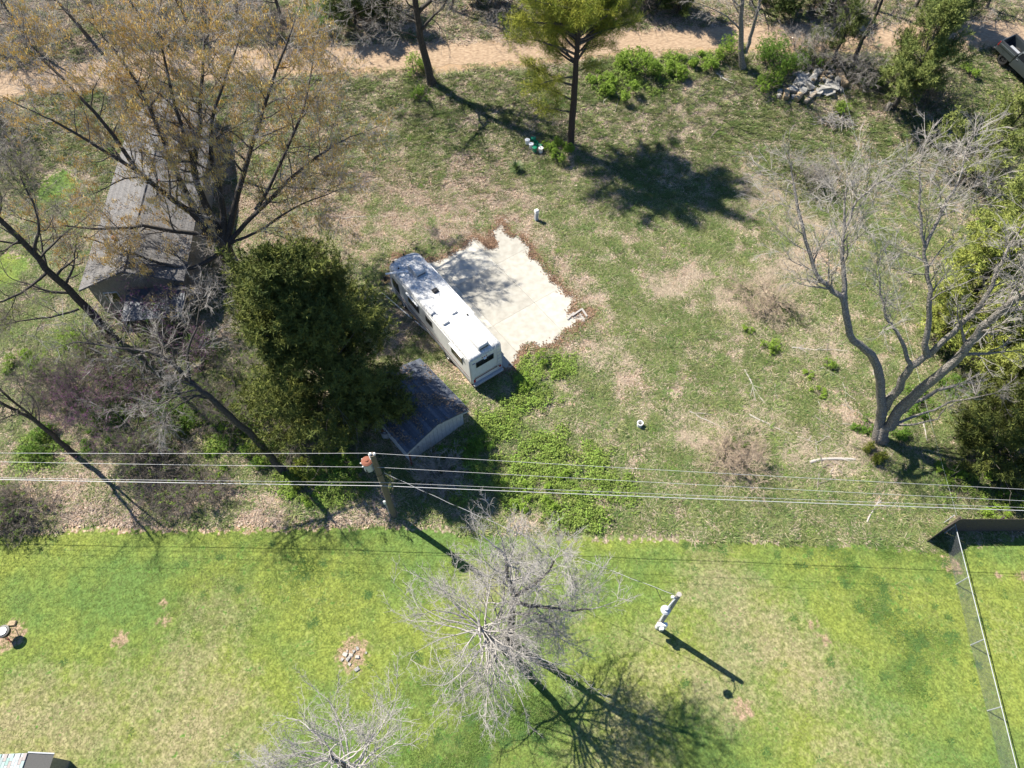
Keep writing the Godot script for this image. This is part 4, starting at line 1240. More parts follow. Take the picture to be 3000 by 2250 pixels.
func build_shrubs() -> void:
	var br := Color(0.13, 0.215, 0.028)
	var b2 := Color(0.23, 0.33, 0.045)
	var dg := Color(0.065, 0.135, 0.022)
	# bushes at the roadside and under the trees
	var L := [
		["shrub", "bright green bush wrapped round the pine foot", 1625, 445, 1.9, 1.0, br, b2, 600, 0.8],
		["shrub", "green bush at the foot of the roadside bare tree", 1215, 215, 1.2, 2.0, br, b2, 420, 0.7],
		["shrub", "low green growth below the roadside bare tree", 1235, 285, 1.3, 0.8, dg, b2, 280, 0.7],
		["vine_mound", "tall bright green vine mound by the road", 1862, 210, 1.9, 2.0, br, b2, 900, 0.95],
		["vine_mound", "low bright green vine mound right of the white forked stick", 1830, 262, 1.9, 1.1, br, b2, 800, 0.95],
		["vine_mound", "left low vine mound beside the pine", 1760, 250, 1.7, 0.9, br, b2, 600, 0.9],
		["vine_mound", "vine mound at the road edge left of the double trunked tree", 1965, 215, 2.1, 1.1, br, b2, 800, 0.95],
		["vine_mound", "small vine mound nearest to the double trunked tree", 2060, 190, 1.6, 0.9, br, b2, 450, 0.9],
		["shrub", "green bush left against the double trunked tree", 2130, 175, 1.4, 2.4, br, b2, 600, 0.7],
		["shrub", "dark green bush right of the double trunked tree", 2255, 185, 2.2, 2.6, dg, br, 1100, 0.75],
		["shrub", "green bush hanging over the left end of the rubble heap", 2245, 262, 1.3, 1.6, br, b2, 450, 0.7],
		["shrub", "green bush behind the rubble heap", 2305, 225, 1.4, 1.6, dg, b2, 500, 0.7],
		["shrub", "round bright green bush beside the brush pile", 2465, 325, 0.75, 0.7, br, b2, 170, 0.7],
		["shrub", "bright green shrub beyond the road at the top", 945, 75, 1.9, 3.0, br, b2, 800, 0.8],
		["shrub", "round bright green shrub in the dry grass", 2256, 1022, 0.75, 0.75, br, b2, 190, 0.65],
		["shrub", "small green shrub up left of the round shrub in the dry grass", 2190, 970, 0.45, 0.5, br, b2, 90, 0.6],
		["shrub", "small green shrub left of the dead tree stems", 2367, 1100, 0.4, 0.4, br, b2, 80, 0.6],
		["shrub", "green shrub nearest the left stem of the dead tree", 2430, 1080, 0.65, 0.6, dg, b2, 140, 0.6],
		["shrub", "green shrub below the broken branches, left of dead tree", 2395, 1155, 0.6, 0.45, br, b2, 120, 0.6],
		["shrub", "green shrub among fallen sticks in the dry patch", 2162, 1305, 0.75, 0.55, dg, br, 170, 0.65],
		["shrub", "dark green bush left of the dead tree foot", 2525, 1250, 0.85, 0.8, dg, br, 240, 0.65],
		["shrub", "yellow green bush in front of the dead tree foot", 2552, 1330, 0.8, 0.7, Color(0.1, 0.13, 0.015), Color(0.2, 0.21, 0.03), 260, 0.65],
		["shrub", "dark green bush right behind the dead tree foot", 2640, 1290, 0.9, 0.8, dg, br, 230, 0.65],
		["shrub", "green bush at the far end of the redbud thicket", 618, 1025, 1.3, 1.5, dg, br, 420, 0.75],
		["shrub", "large green bush under the slender leaning tree", 560, 1210, 2.0, 1.8, dg, br, 720, 0.8],
		["shrub", "green bush right of the slender leaning tree", 680, 1250, 1.7, 1.4, dg, br, 520, 0.8],
		["shrub", "green bush at the left above the wires", 125, 1315, 1.6, 1.2, dg, br, 460, 0.75],
		["shrub", "green bush below the wires beside the small white roofed shed", 985, 1345, 1.2, 1.1, dg, br, 330, 0.75],
		["shrub", "yellow green bush under the wires left of the utility pole", 890, 1390, 1.2, 0.9, Color(0.1, 0.14, 0.015), Color(0.18, 0.2, 0.03), 300, 0.75],
		["shrub", "green bush under the wires near the two tyres", 480, 1300, 1.4, 1.2, dg, br, 360, 0.75],
		["shrub", "leafy bush at the motorhome rear corner", 1540, 1120, 1.0, 0.9, br, b2, 280, 0.6],
		["shrub", "leafy sapling rising at the pad edge behind the motorhome", 1592, 1058, 0.6, 1.3, br, b2, 130, 0.55],
		["shrub", "dark green bush against the white shed wall", 1330, 1345, 1.3, 0.9, dg, br, 360, 0.7],
		["shrub", "dark bush between the shed and the vines", 1400, 1300, 1.2, 0.8, dg, br, 300, 0.7],
		["shrub", "vine clump on the slope below the wires", 1640, 1440, 1.5, 0.6, br, b2, 380, 0.8],
		["shrub", "vine clump between the shed and the lawn", 1510, 1450, 1.4, 0.6, br, b2, 340, 0.8],
		["shrub", "green bush behind the wooden fence corner", 2915, 1500, 0.9, 0.5, br, b2, 200, 0.6],
		["shrub", "dark green bush in the middle of the left thicket", 330, 1190, 1.8, 1.5, dg, br, 520, 0.75],
		["shrub", "green bush under the leaning tree trunk near the wires", 760, 1330, 1.5, 1.0, dg, b2, 400, 0.75],
		["shrub", "low green bush left of the first tyre", 290, 1300, 1.2, 0.8, dg, br, 280, 0.7],
		["shrub", "green bush between the cedar and the wires", 800, 1180, 1.6, 1.2, dg, br, 420, 0.75],
		["shrub", "pale green bush at the left edge below the house", 90, 1080, 1.8, 1.0, br, b2, 420, 0.75],
		["shrub", "pale green bush left of the redbuds near the dark trunk", 210, 1010, 1.4, 1.0, br, b2, 300, 0.7],
		["shrub", "low yellow green growth right of the leaning trunk foot", 900, 1440, 1.4, 0.5, br, b2, 320, 0.75],
		["shrub", "green undergrowth below the wires left of leaning trunk", 620, 1370, 1.5, 0.6, dg, b2, 340, 0.7],
		["shrub", "green undergrowth right behind the utility pole", 1040, 1400, 1.3, 0.9, dg, br, 330, 0.7],
		["shrub", "dark bush by the road behind the rubble heap", 2360, 180, 1.6, 1.4, dg, br, 460, 0.7],
		["shrub", "green bush under the olive roadside cedar", 2560, 240, 1.5, 1.0, dg, br, 380, 0.7],
		["shrub", "green bush in front of the pickup truck", 2830, 215, 1.3, 0.7, br, b2, 300, 0.7],
		["shrub", "olive bush at the right edge under thin cedar", 2900, 480, 1.9, 1.2, Color(0.11, 0.15, 0.03), Color(0.24, 0.27, 0.06), 520, 0.75],
		["shrub", "olive bush between the two upper right cedars", 2730, 400, 1.5, 0.9, Color(0.11, 0.15, 0.03), Color(0.24, 0.27, 0.06), 380, 0.75],
		["shrub", "green bush at the right edge above the yellow cedar", 2930, 680, 2.0, 1.6, dg, b2, 620, 0.75],
		["shrub", "green bush between dead tree stems and cedars", 2680, 1180, 1.4, 1.0, dg, br, 360, 0.7],
		["shrub", "yellow green bush right of the dead tree shadow", 2780, 1390, 1.5, 0.7, br, b2, 380, 0.7],
		["shrub", "bright bush at the right edge above the board fence", 2950, 1430, 1.8, 1.0, br, b2, 520, 0.75],
		["shrub", "green bush among the cedars right of the dead tree", 2790, 1150, 1.3, 0.9, dg, br, 300, 0.7],
		["shrub", "yellow green bush at the bottom of the right cedars", 2860, 1290, 1.4, 0.8, Color(0.1, 0.14, 0.015), Color(0.19, 0.22, 0.03), 340, 0.7],
	]
	for s in L:
		shrub(s[0], s[1], at(s[2], s[3]), s[4], s[5], s[6], s[7], s[8], s[9])
	# redbuds in flower
	var pk := [Color(0.2, 0.06, 0.17), Color(0.36, 0.13, 0.3)]
	var R := [["purple flowering redbud spreading left of the slender leaning tree", 400, 1275, 4.2, 2.4], ["purple redbud in front of the house porch", 455, 985, 3.2, 1.6], ["small purple redbud beside the green bush near the cedar", 590, 1085, 2.6, 1.4], ["purple redbud at the left end of the thicket", 240, 1215, 3.4, 2.2]]
	for s in R:
		var b := at(s[1], s[2])
		rng.seed = int(s[1])
		var stems := []
		for k in 4:
			var an := rng.randf() * TAU
			var d := Vector3(cos(an) * 0.5, 1, sin(an) * 0.5).normalized()
			stems.append([[Vector3(0, -0.05, 0), d * s[3] * 0.5 + rv3(0.1), d * s[3] * 0.9 + rv3(0.2)], 0.05, 0.018, 0.25, 7, s[4] * 0.7])
		bare_tree("redbud_tree", s[0], b, stems, {"bark": "bark", "limb": "bark", "twig": "twig_brown", "spray": "dead", "kids": 3, "sprays": 2, "size": 0.7, "leaf": ["flowers", "bud", pk[0], pk[1], 1.6, 1.1]})
	# leafless thickets
	var th := [["dark leafless thicket at the left edge below the road", 40, 480, 3.0, 2.4], ["tangled leafless brush under the budding oak", 640, 870, 2.6, 1.6], ["leafless brush at the left edge near the lawn", 60, 1500, 1.0, 1.6], ["leafless vine tangle beyond the road under the oak crown", 500, 130, 2.6, 2.4], ["grey brush tangle against the back of the shed", 1290, 1400, 0.8, 1.3], ["leafless scrub in front of the house porch", 520, 960, 1.6, 1.8], ["leafless brush at the far left upper edge", -10, 380, 3.0, 2.2], ["grey leafless scrub between the redbuds", 330, 1100, 2.2, 2.0], ["leafless tangle on the far bank left of the pine", 830, 110, 2.0, 2.2], ["grey brush around the two tyres", 440, 1340, 1.6, 2.0], ["purple grey scrub left of the large green bush", 420, 1160, 2.2, 2.2], ["grey scrub under the cedar edge left of the shed", 880, 1280, 1.8, 2.2], ["leafless scrub right under the leaning trunk", 700, 1190, 2.2, 2.0], ["grey scrub at the left end of the thicket", 160, 1160, 2.0, 2.2], ["fallen grey limbs in the leaf litter by the lawn", 560, 1440, 0.7, 1.8], ["leafless scrub over the rubble heap", 2370, 195, 1.8, 2.0], ["grey leafless scrub right of the rubble heap", 2480, 235, 1.8, 2.2], ["drooping leafless scrub by the pickup truck", 2740, 300, 2.2, 2.4], ["grey leafless scrub at the right edge above dead tree limbs", 2880, 560, 2.4, 2.6], ["leafless scrub in the grass above the dead tree", 2370, 560, 1.5, 2.4], ["brown leafless bramble left of the dead tree", 2140, 1340, 0.8, 1.8], ["brown bramble in the middle of the lot", 2240, 890, 0.9, 2.2], ["leafless scrub beyond the road behind the rubble", 2440, 60, 2.4, 2.4], ["leafless scrub beyond the road near the truck", 2780, 40, 2.4, 2.6], ["leafless scrub beyond the road right of the pine", 1840, 50, 2.0, 2.4], ["leafless scrub beyond the road at the top left corner", 120, 90, 2.6, 3.0], ["leafless scrub beyond the road behind the oak limbs", 330, 90, 2.6, 3.0], ["leafless scrub at the top edge over the oak crown", 620, 40, 2.6, 3.0], ["leafless scrub beyond the road right of the oak crown", 760, 60, 2.6, 2.8], ["leafless scrub at the left edge above the road", 20, 170, 2.4, 2.6], ["leafless scrub beyond the road left of pine trunk", 1480, 60, 2.2, 2.6]]
	for s in th:
		var b := at(s[1], s[2])
		rng.seed = int(s[1] + 1000.0)
		var stems := []
		for k in 7:
			var an := rng.randf() * TAU
			var d := Vector3(cos(an) * 0.7, 1, sin(an) * 0.7).normalized()
			var f: Vector3 = Vector3(rng.randfn(), 0, rng.randfn()) * s[4] * 0.35
			stems.append([[f + Vector3(0, -0.05, 0), f + d * s[3] * 0.5 + rv3(0.12), f + d * s[3] * 0.95 + rv3(0.2)], 0.035, 0.012, 0.15, 6, s[4] * 0.6])
		var root := bare_tree("thicket", s[0], b, stems, {"bark": "bark", "limb": "bark", "twig": "straw" if s[0].find("bramble") >= 0 else ("twig_brown" if rng.randf() < 0.6 else "twig_grey"), "spray": "dead", "kids": 3, "sprays": 2, "size": 0.8, "trop": -0.03, "wob": 0.25} if s[1] > 900 or s[2] < 900 else {"bark": "bark", "limb": "bark", "twig": "twig_brown", "spray": "dead", "kids": 3, "sprays": 3, "size": 0.9, "trop": -0.02, "wob": 0.25, "leaf": ["leaves", "leaf", Color(0.07, 0.13, 0.025), Color(0.2, 0.27, 0.05), 0.45, 0.8]})
		root.set_meta("category", "brush")
	# the yucca
	var y := at(1512, 498)
	var yuc := thing("yucca", "spiky dark green yucca in the leaf litter", "plant", y)
	rng.seed = 8
	var mb := MB.new()
	for k in 90:
		var an := k * 2.39996
		var f := k / 90.0
		var d := Vector3(cos(an), lerpf(0.08, 2.2, f * f), sin(an)).normalized()
		blade(mb, Vector3(cos(an), 0, sin(an)) * 0.05 + Vector3.UP * (0.05 + 0.2 * f), d * rng.randf_range(0.6, 0.85), 0.034)
	var leaves := part(yuc, "leaves", mb, plain(lin(0.1, 0.15, 0.05), 0.45))
	leaves.material_override.cull_mode = BaseMaterial3D.CULL_DISABLED

# ---------------------------------------------------------------- built things
func loft(mb: MB, rings: Array, cap := true) -> void:
	var cnt: int = rings[0].size()
	var mid := Vector3.ZERO
	for r in rings:
		for p in r:
			mid += p
	mid /= float(rings.size() * cnt)
	var i0 := mb.v.size()
	for r in rings:
		for p in r:
			mb.v.append(p)
			mb.n.append(Vector3.ZERO)
	for k in rings.size() - 1:
		for s in cnt:
			var a := i0 + k * cnt + s
			var b := i0 + k * cnt + (s + 1) % cnt
			var c := a + cnt
			var d := b + cnt
			for t in [[a, b, c], [b, d, c]]:
				var f := (mb.v[t[1]] - mb.v[t[0]]).cross(mb.v[t[2]] - mb.v[t[0]])
				var out := (mb.v[t[0]] + mb.v[t[1]] + mb.v[t[2]]) / 3.0 - mid
				if f.dot(out) > 0.0:
					mb.ix.append(t[0]); mb.ix.append(t[2]); mb.ix.append(t[1])
				else:
					f = -f
					mb.ix.append(t[0]); mb.ix.append(t[1]); mb.ix.append(t[2])
				for j in 3:
					mb.n[t[j]] += f
	for k in range(i0, mb.v.size()):
		mb.n[k] = mb.n[k].normalized()
	if cap:
		var top: Array = Array(rings[-1])
		mb.poly(top, Vector3.UP)

func rv_ring(y: float, inset: float, back_slope: float, front_slope: float) -> PackedVector3Array:
	var o := PackedVector3Array()
	var hw := 1.215 - inset
	var corners := [[1, 1, 0.16], [-1, 1, 0.16], [-1, -1, 0.42], [1, -1, 0.42]]   # side, rear/front, radius
	for c in corners:
		var r: float = maxf(c[2] - inset * 0.3, 0.08)
		var cx: float = c[0] * (hw - r)
		var zc: float = c[1] * (5.1 - inset - r)
		for s in 5:
			var f := s / 4.0
			if c[0] * c[1] < 0:
				f = 1.0 - f
			var an := f * PI * 0.5
			# from the side face round to the end face
			o.append(Vector3(cx + c[0] * r * cos(an), y, zc + c[1] * r * sin(an)))
		if c[0] == -1 and c[1] == -1:
			for s in range(1, 6):
				o.append(Vector3(lerpf(-(hw - r), hw - r, s / 6.0), y, -5.1 + inset))
	for i in o.size():
		var p := o[i]
		if p.z < -4.0:
			p.z -= 0.3 * (1.0 - pow(p.x / 1.3, 2)) * (1.0 if p.z < -4.5 else 0.5)
			p.z += front_slope
		elif p.z > 4.8:
			p.z += back_slope
		o[i] = p
	return o

func build_motorhome() -> void:
	var f := Vector3(-0.59, 0, -0.807).normalized()
	var turn := atan2(0.59, 0.807)
	var org := Vector3(-1.55, 0.055, -25.15) + f * 5.2
	var rv := thing("motorhome", "long white motorhome parked on the edge of the concrete pad", "motorhome", org, turn)
	var inv := rv.transform.affine_inverse()
	var body := MB.new()
	loft(body, [rv_ring(0.42, 0.05, 0.0, 0.12), rv_ring(0.62, 0.0, 0.06, 0.0), rv_ring(0.95, 0.0, 0.05, 0.0), rv_ring(1.5, 0.0, 0.03, 0.02), rv_ring(2.2, 0.0, 0.0, 0.12), rv_ring(2.84, 0.0, -0.03, 0.24)], false)
	var shell := part(rv, "body", body, M.rv_side)
	var rf := MB.new()
	loft(rf, [rv_ring(2.842, 0.0, -0.03, 0.24), rv_ring(2.98, 0.035, -0.04, 0.3), rv_ring(3.06, 0.1, -0.05, 0.36), rv_ring(3.095, 0.2, -0.06, 0.4), rv_ring(3.11, 0.5, -0.06, 0.42)])
	part(rv, "roof", rf, M.rv_roof, "white roof speckled with dirt")
	var fl := MB.new()
	fl.box(Vector3(0, 0.46, 0), Vector3(2.2, 0.1, 9.9))
	part(rv, "chassis", fl, M.black)
	# stripes along both sides and the rear
	for s in [-1, 1]:
		var st := MB.new()
		st.box(Vector3(s * 1.218, 1.02, 0.25), Vector3(0.012, 0.1, 9.2), 0.003)
		part(rv, "maroon_stripe", st, M.maroon)
		var g2 := MB.new()
		g2.box(Vector3(s * 1.218, 0.78, 0.25), Vector3(0.014, 0.22, 9.2), 0.003)
		part(rv, "grey_stripe", g2, M.grey)
		var dr := MB.new()
		dr.box(Vector3(s * 1.2, 2.83, 0.2), Vector3(0.07, 0.04, 9.0), 0.01)
		part(rv, "gutter", dr, M.rv_side)
	var rs := MB.new()
	rs.box(Vector3(0, 0.98, 5.152), Vector3(2.0, 0.09, 0.014), 0.003)
	part(rv, "maroon_stripe", rs, M.maroon)
	var rs2 := MB.new()
	rs2.box(Vector3(0, 1.1, 5.149), Vector3(2.0, 0.05, 0.014), 0.003)
	part(rv, "tan_stripe", rs2, plain(lin(0.35, 0.24, 0.15), 0.5))
	# windows
	for w in [[-1, -4.05, 1.75, 0.75, 0.9], [-1, -1.7, 2.05, 1.3, 0.65], [-1, 0.25, 2.15, 0.7, 0.5], [-1, 3.55, 2.05, 1.2, 0.6], [1, -1.2, 2.05, 1.2, 0.6], [1, 1.8, 2.05, 1.2, 0.6], [1, 3.8, 2.05, 0.8, 0.6]]:
		var fr := MB.new()
		fr.box(Vector3(w[0] * 1.222, w[2], w[1]), Vector3(0.03, w[4] + 0.09, w[3] + 0.09), 0.01)
		var fo := part(rv, "window", fr, M.black)
		var gl := MB.new()
		gl.box(Vector3(w[0] * 1.236, w[2], w[1]), Vector3(0.012, w[4], w[3]), 0.004)
		part(fo, "pane", gl, M.glass)
		if w[0] == -1 and w[3] > 1.0:
			var aw := MB.new()
			aw.rod(Vector3(-1.27, w[2] + 0.48, w[1] - 0.72), Vector3(-1.27, w[2] + 0.48, w[1] + 0.72), 0.06, 10)
			part(rv, "window_awning", aw, M.white)
	var rw := MB.new()
	rw.box(Vector3(-0.12, 2.28, 5.115), Vector3(1.34, 0.5, 0.06), 0.02)
	var rwf := part(rv, "rear_window", rw, M.black)
	var rwp := MB.new()
	rwp.box(Vector3(-0.12, 2.28, 5.142), Vector3(1.24, 0.4, 0.014), 0.01)
	part(rwf, "pane", rwp, M.glass)
	var ws := MB.new()
	ws.poly([Vector3(-0.95, 1.55, -5.16), Vector3(0.95, 1.55, -5.16), Vector3(0.9, 2.55, -5.0), Vector3(-0.9, 2.55, -5.0)], Vector3(0, 0.2, -1))
	ws.poly([Vector3(-0.95, 1.55, -5.16), Vector3(-0.95, 1.55, -5.42), Vector3(0.95, 1.55, -5.42), Vector3(0.95, 1.55, -5.16)], Vector3.DOWN)
	ws.poly([Vector3(-0.95, 1.55, -5.42), Vector3(0.95, 1.55, -5.42), Vector3(0.9, 2.55, -5.22), Vector3(-0.9, 2.55, -5.22)], Vector3(0, 0.2, -1))
	part(rv, "windshield", ws, M.glass)
	# rear: lamps, camera, bumper, ladder
	for x in [-0.28, -0.12, 0.04]:
		var ml := MB.new()
		ml.box(Vector3(x, 2.7, 5.085), Vector3(0.085, 0.05, 0.05), 0.012)
		part(rv, "marker_lamp", ml, M.red_lamp)
	var cam := MB.new()
	cam.box(Vector3(-0.12, 2.58, 5.14), Vector3(0.2, 0.08, 0.12), 0.02)
	part(rv, "rear_camera", cam, M.white)
	for x in [-1.0, 1.0]:
		var tl := MB.new()
		tl.box(Vector3(x, 0.82, 5.16), Vector3(0.14, 0.3, 0.05), 0.015)
		part(rv, "tail_lamp", tl, M.red_lamp)
	var em := MB.new()
	em.box(Vector3(-0.95, 2.55, 5.09), Vector3(0.2, 0.09, 0.014), 0.004)
	part(rv, "emblem", em, M.blue)
	var bm := MB.new()
	bm.box(Vector3(0, 0.5, 5.24), Vector3(2.3, 0.2, 0.26), 0.05)
	part(rv, "bumper", bm, M.grey)
	var lad := MB.new()
	for x in [0.72, 1.02]:
		lad.tube(PackedVector3Array([Vector3(x, 0.85, 5.3), Vector3(x, 2.7, 5.25), Vector3(x, 3.16, 5.1), Vector3(x, 3.2, 4.7), Vector3(x, 3.12, 4.45)]), PackedFloat32Array([0.026, 0.026, 0.026, 0.026, 0.026]), 7)
	part(rv, "ladder", lad, M.shroud)
	for k in 6:
		var rg := MB.new()
		rg.rod(Vector3(0.72, 0.95 + k * 0.33, 5.3 - k * 0.008), Vector3(1.02, 0.95 + k * 0.33, 5.3 - k * 0.008), 0.024, 6)
		part(rv, "rung", rg, M.shroud)
	# wheels
	for z in [-3.4, 2.2]:
		for s in [-1, 1]:
			wheel(rv, Vector3(s * 1.08, 0.41, z), 0.41, 0.24, s)
	# roof fittings
	for q in [[1221.7, 789.0, 0.0], [1403.0, 1000.0, 0.0]]:
		var c := inv * at(q[0], q[1], 3.3)
		var ac := MB.new()
		loft(ac, [ring_box(c.x, c.z, 0.4, 0.56, 0.06, 3.1), ring_box(c.x, c.z, 0.4, 0.56, 0.08, 3.36), ring_box(c.x, c.z - 0.02, 0.34, 0.48, 0.1, 3.43)])
		var acn := part(rv, "air_conditioner", ac, M.shroud)
		var gr := MB.new()
		for k in 4:
			gr.box(Vector3(c.x, 3.16 + k * 0.035, c.z + 0.565), Vector3(0.62, 0.012, 0.012))
		part(acn, "grille", gr, M.black)
	for q in [[1329.0, 915.0, 0.4, 0.36, 0.12], [1302.5, 943.5, 0.46, 0.5, 0.14], [1264.0, 915.0, 0.36, 0.44, 0.1]]:
		var c := inv * at(q[0], q[1], 3.15)
		var vt := MB.new()
		loft(vt, [ring_box(c.x, c.z, q[2] * 0.5, q[3] * 0.5, 0.04, 3.1), ring_box(c.x, c.z, q[2] * 0.5, q[3] * 0.5, 0.05, 3.1 + q[4] * 0.8), ring_box(c.x, c.z, q[2] * 0.38, q[3] * 0.38, 0.06, 3.1 + q[4])])
		part(rv, "roof_vent", vt, M.shroud)
	for k in 7:
		var sm := MB.new()
		sm.box(Vector3(0, 3.112, -3.9 + k * 1.27), Vector3(1.45, 0.008, 0.05), 0.003)
		part(rv, "roof_seam", sm, M.shroud)
	var cb := inv * at(1275.5, 853, 3.15)
	var bv := MB.new()
	loft(bv, [ring_box(cb.x, cb.z, 0.19, 0.19, 0.03, 3.1), ring_box(cb.x, cb.z, 0.19, 0.19, 0.03, 3.2), ring_box(cb.x, cb.z, 0.13, 0.13, 0.04, 3.26)])
	part(rv, "roof_vent", bv, M.black, "black square roof vent")
	for q in [[1369.6, 923.7], [1219.0, 731.0], [1236.0, 748.0], [1152.0, 768.0], [1168.0, 788.0], [1183.0, 748.0]]:
		var c := inv * at(q[0], q[1], 3.13)
		var cp := MB.new()
		cp.lathe([Vector2(0.06, 3.08), Vector2(0.06, 3.17), Vector2(0.045, 3.2), Vector2(0.0, 3.2)], 10, Transform3D(Basis(), Vector3(c.x, 0, c.z)))
		part(rv, "roof_cap", cp, M.black)
	var a0 := inv * at(1192, 796, 3.2)
	var a1 := inv * at(1129, 802, 3.3)
	var an := MB.new()
	an.box(Vector3(a0.x, 3.16, a0.z), Vector3(0.22, 0.1, 0.22), 0.03)
	an.tube(PackedVector3Array([a0, a0.lerp(a1, 0.5) + Vector3(0, 0.04, 0), a1]), PackedFloat32Array([0.035, 0.03, 0.05]), 7, true)
	an.tube(PackedVector3Array([a0 + Vector3(0.06, 0, 0.05), a1 + Vector3(0.0, 0, 0.08)]), PackedFloat32Array([0.02, 0.02]), 6, true)
	part(rv, "antenna", an, M.white)
	var awn := MB.new()
	awn.rod(Vector3(1.27, 2.72, -3.6), Vector3(1.27, 2.72, 1.9), 0.075, 10)
	part(rv, "patio_awning", awn, M.white)
	for s in [-1, 1]:
		var mr := MB.new()
		mr.rod(Vector3(s * 1.18, 1.9, -4.75), Vector3(s * 1.5, 1.95, -4.95), 0.025, 6)
		mr.box(Vector3(s * 1.52, 1.85, -4.97), Vector3(0.2, 0.42, 0.12), 0.03)
		part(rv, "mirror", mr, M.black)
	var p2 := PackedVector2Array()
	for c in [Vector3(-1.25, 0, 5.3), Vector3(1.25, 0, 5.3), Vector3(1.25, 0, -5.3), Vector3(-1.25, 0, -5.3)]:
		var w: Vector3 = rv.transform * c
		p2.append(Vector2(w.x, w.z))
	hard.append(p2)

func ring_box(cx: float, cz: float, hx: float, hz: float, r: float, y: float) -> PackedVector3Array:
	var o := PackedVector3Array()
	for c in [[1, 1], [-1, 1], [-1, -1], [1, -1]]:
		for s in 3:
			var fr := s / 2.0
			if c[0] * c[1] < 0:
				fr = 1.0 - fr
			var an := fr * PI * 0.5
			o.append(Vector3(cx + c[0] * (hx - r + r * cos(an)), y, cz + c[1] * (hz - r + r * sin(an))))
	return o

func wheel(parent: Node, c: Vector3, r: float, w: float, side: int, rim_mat := "steel") -> void:
	var t := Transform3D(Basis(Vector3(0, 0, 1), -PI / 2 * side), c)
	var ty := MB.new()
	ty.lathe([Vector2(r * 0.6, -w * 0.5), Vector2(r * 0.93, -w * 0.5), Vector2(r, -w * 0.36), Vector2(r, w * 0.36), Vector2(r * 0.93, w * 0.5), Vector2(r * 0.62, w * 0.5), Vector2(r * 0.58, w * 0.3)], 26, t)
	var o := part(parent, "wheel", ty, M.rubber)
	var rm := MB.new()
	rm.lathe([Vector2(r * 0.58, w * 0.3), Vector2(r * 0.55, w * 0.42), Vector2(r * 0.5, w * 0.2), Vector2(r * 0.2, w * 0.24), Vector2(r * 0.17, w * 0.36), Vector2(0.0, w * 0.38)], 22, t)
	part(o, "rim", rm, M[rim_mat])
	for k in 6:
		var an := TAU * k / 6.0
		var sp := MB.new()
		sp.box(Vector3(0, w * 0.33, r * 0.34), Vector3(r * 0.13, w * 0.12, r * 0.42), 0.01, t * Transform3D(Basis(Vector3.UP, an), Vector3.ZERO))
		part(o, "spoke", sp, M[rim_mat])

func build_pad() -> void:
	# outline as swept free of leaves, anticlockwise from the north corner
	var outline := PackedVector2Array()
	var rim := [[1470, 640], [1487, 662], [1492, 685], [1510, 692], [1525, 690], [1545, 708], [1562, 730], [1567, 760], [1575, 750], [1592, 770], [1600, 790], [1618, 805], [1622, 825], [1640, 830], [1650, 852], [1668, 862], [1686, 875], [1683, 900], [1670, 915], [1700, 912], [1722, 905], [1738, 912], [1730, 930], [1700, 955], [1688, 952], [1690, 975], [1655, 972], [1650, 990], [1628, 1018], [1605, 1018], [1580, 1025], [1545, 1010], [1532, 1035], [1520, 1075], [1500, 1092], [1465, 1085]]
	for q in rim:
		var w := at2(q[0], q[1])
		outline.append(w)
	# under the motorhome and round its nose
	for w in [Vector2(-2.9, -25.4), Vector2(-6.2, -30.2), Vector2(-9.2, -33.6)]:
		outline.append(w)
	for q in [[1150, 745], [1290, 760], [1322, 737], [1355, 728], [1372, 700], [1400, 690], [1412, 700], [1440, 720], [1445, 727], [1432, 695], [1436, 675], [1455, 660], [1462, 650]]:
		outline.append(at2(q[0], q[1]))
	# the whole slab, cut by its joints into panels
	var d := Vector2(-0.59, -0.807).normalized()
	var e := Vector2(0.807, -0.59).normalized()
	var o := at2(1565, 888)
	var cuts_e := [-20.0, -3.6, 0.0, 3.8, 20.0]
	var cuts_d := [-20.0, 0.0, 4.6, 9.2, 30.0]
	var pad := structure("concrete_pad", ArrayMesh.new(), M.concrete)
	rng.seed = 4
	var tones := []
	for k in 4:
		var m: StandardMaterial3D = M.concrete.duplicate()
		m.uv1_offset = Vector3(k * 0.3, k * 0.2, k * 0.37)
		var b := 0.94 + 0.04 * k
		m.albedo_color = Color(b, b, b * 0.99)
		tones.append(m)
	for i in 4:
		for j in 4:
			var g0 := 0.007
			var cell := PackedVector2Array([o + e * (cuts_e[i] + g0) + d * (cuts_d[j] + g0), o + e * (cuts_e[i + 1] - g0) + d * (cuts_d[j] + g0), o + e * (cuts_e[i + 1] - g0) + d * (cuts_d[j + 1] - g0), o + e * (cuts_e[i] + g0) + d * (cuts_d[j + 1] - g0)])
			for poly in Geometry2D.intersect_polygons(cell, outline):
				var mb := MB.new()
				mb.prism(poly, -0.1, 0.05 + rng.randf() * 0.008)
				part(pad, "slab", mb, tones[(i + j * 3) % 4])
	var under := MB.new()
	under.prism(outline, -0.12, 0.012)
	part(pad, "joint_bed", under, plain(lin(0.2, 0.175, 0.14), 0.95))
	hard.append(outline)
	for k in outline.size():
		var a := outline[k]
		var b := outline[(k + 1) % outline.size()]
		if k >= rim.size() - 1 and k < rim.size() + 2:
			continue
		for s in int(a.distance_to(b) / 0.12) + 1:
			pad_rim.append(a.lerp(b, rng.randf()))
	# the loose bits of the pad that show past the leaves
	var bit := MB.new()
	bit.prism(PackedVector2Array([at2(1462, 637), at2(1470, 634), at2(1494, 652), at2(1486, 657)]), -0.05, 0.06 + terr(at2(1478, 645).x, at2(1478, 645).y))
	part(pad, "slab", bit, M.concrete)

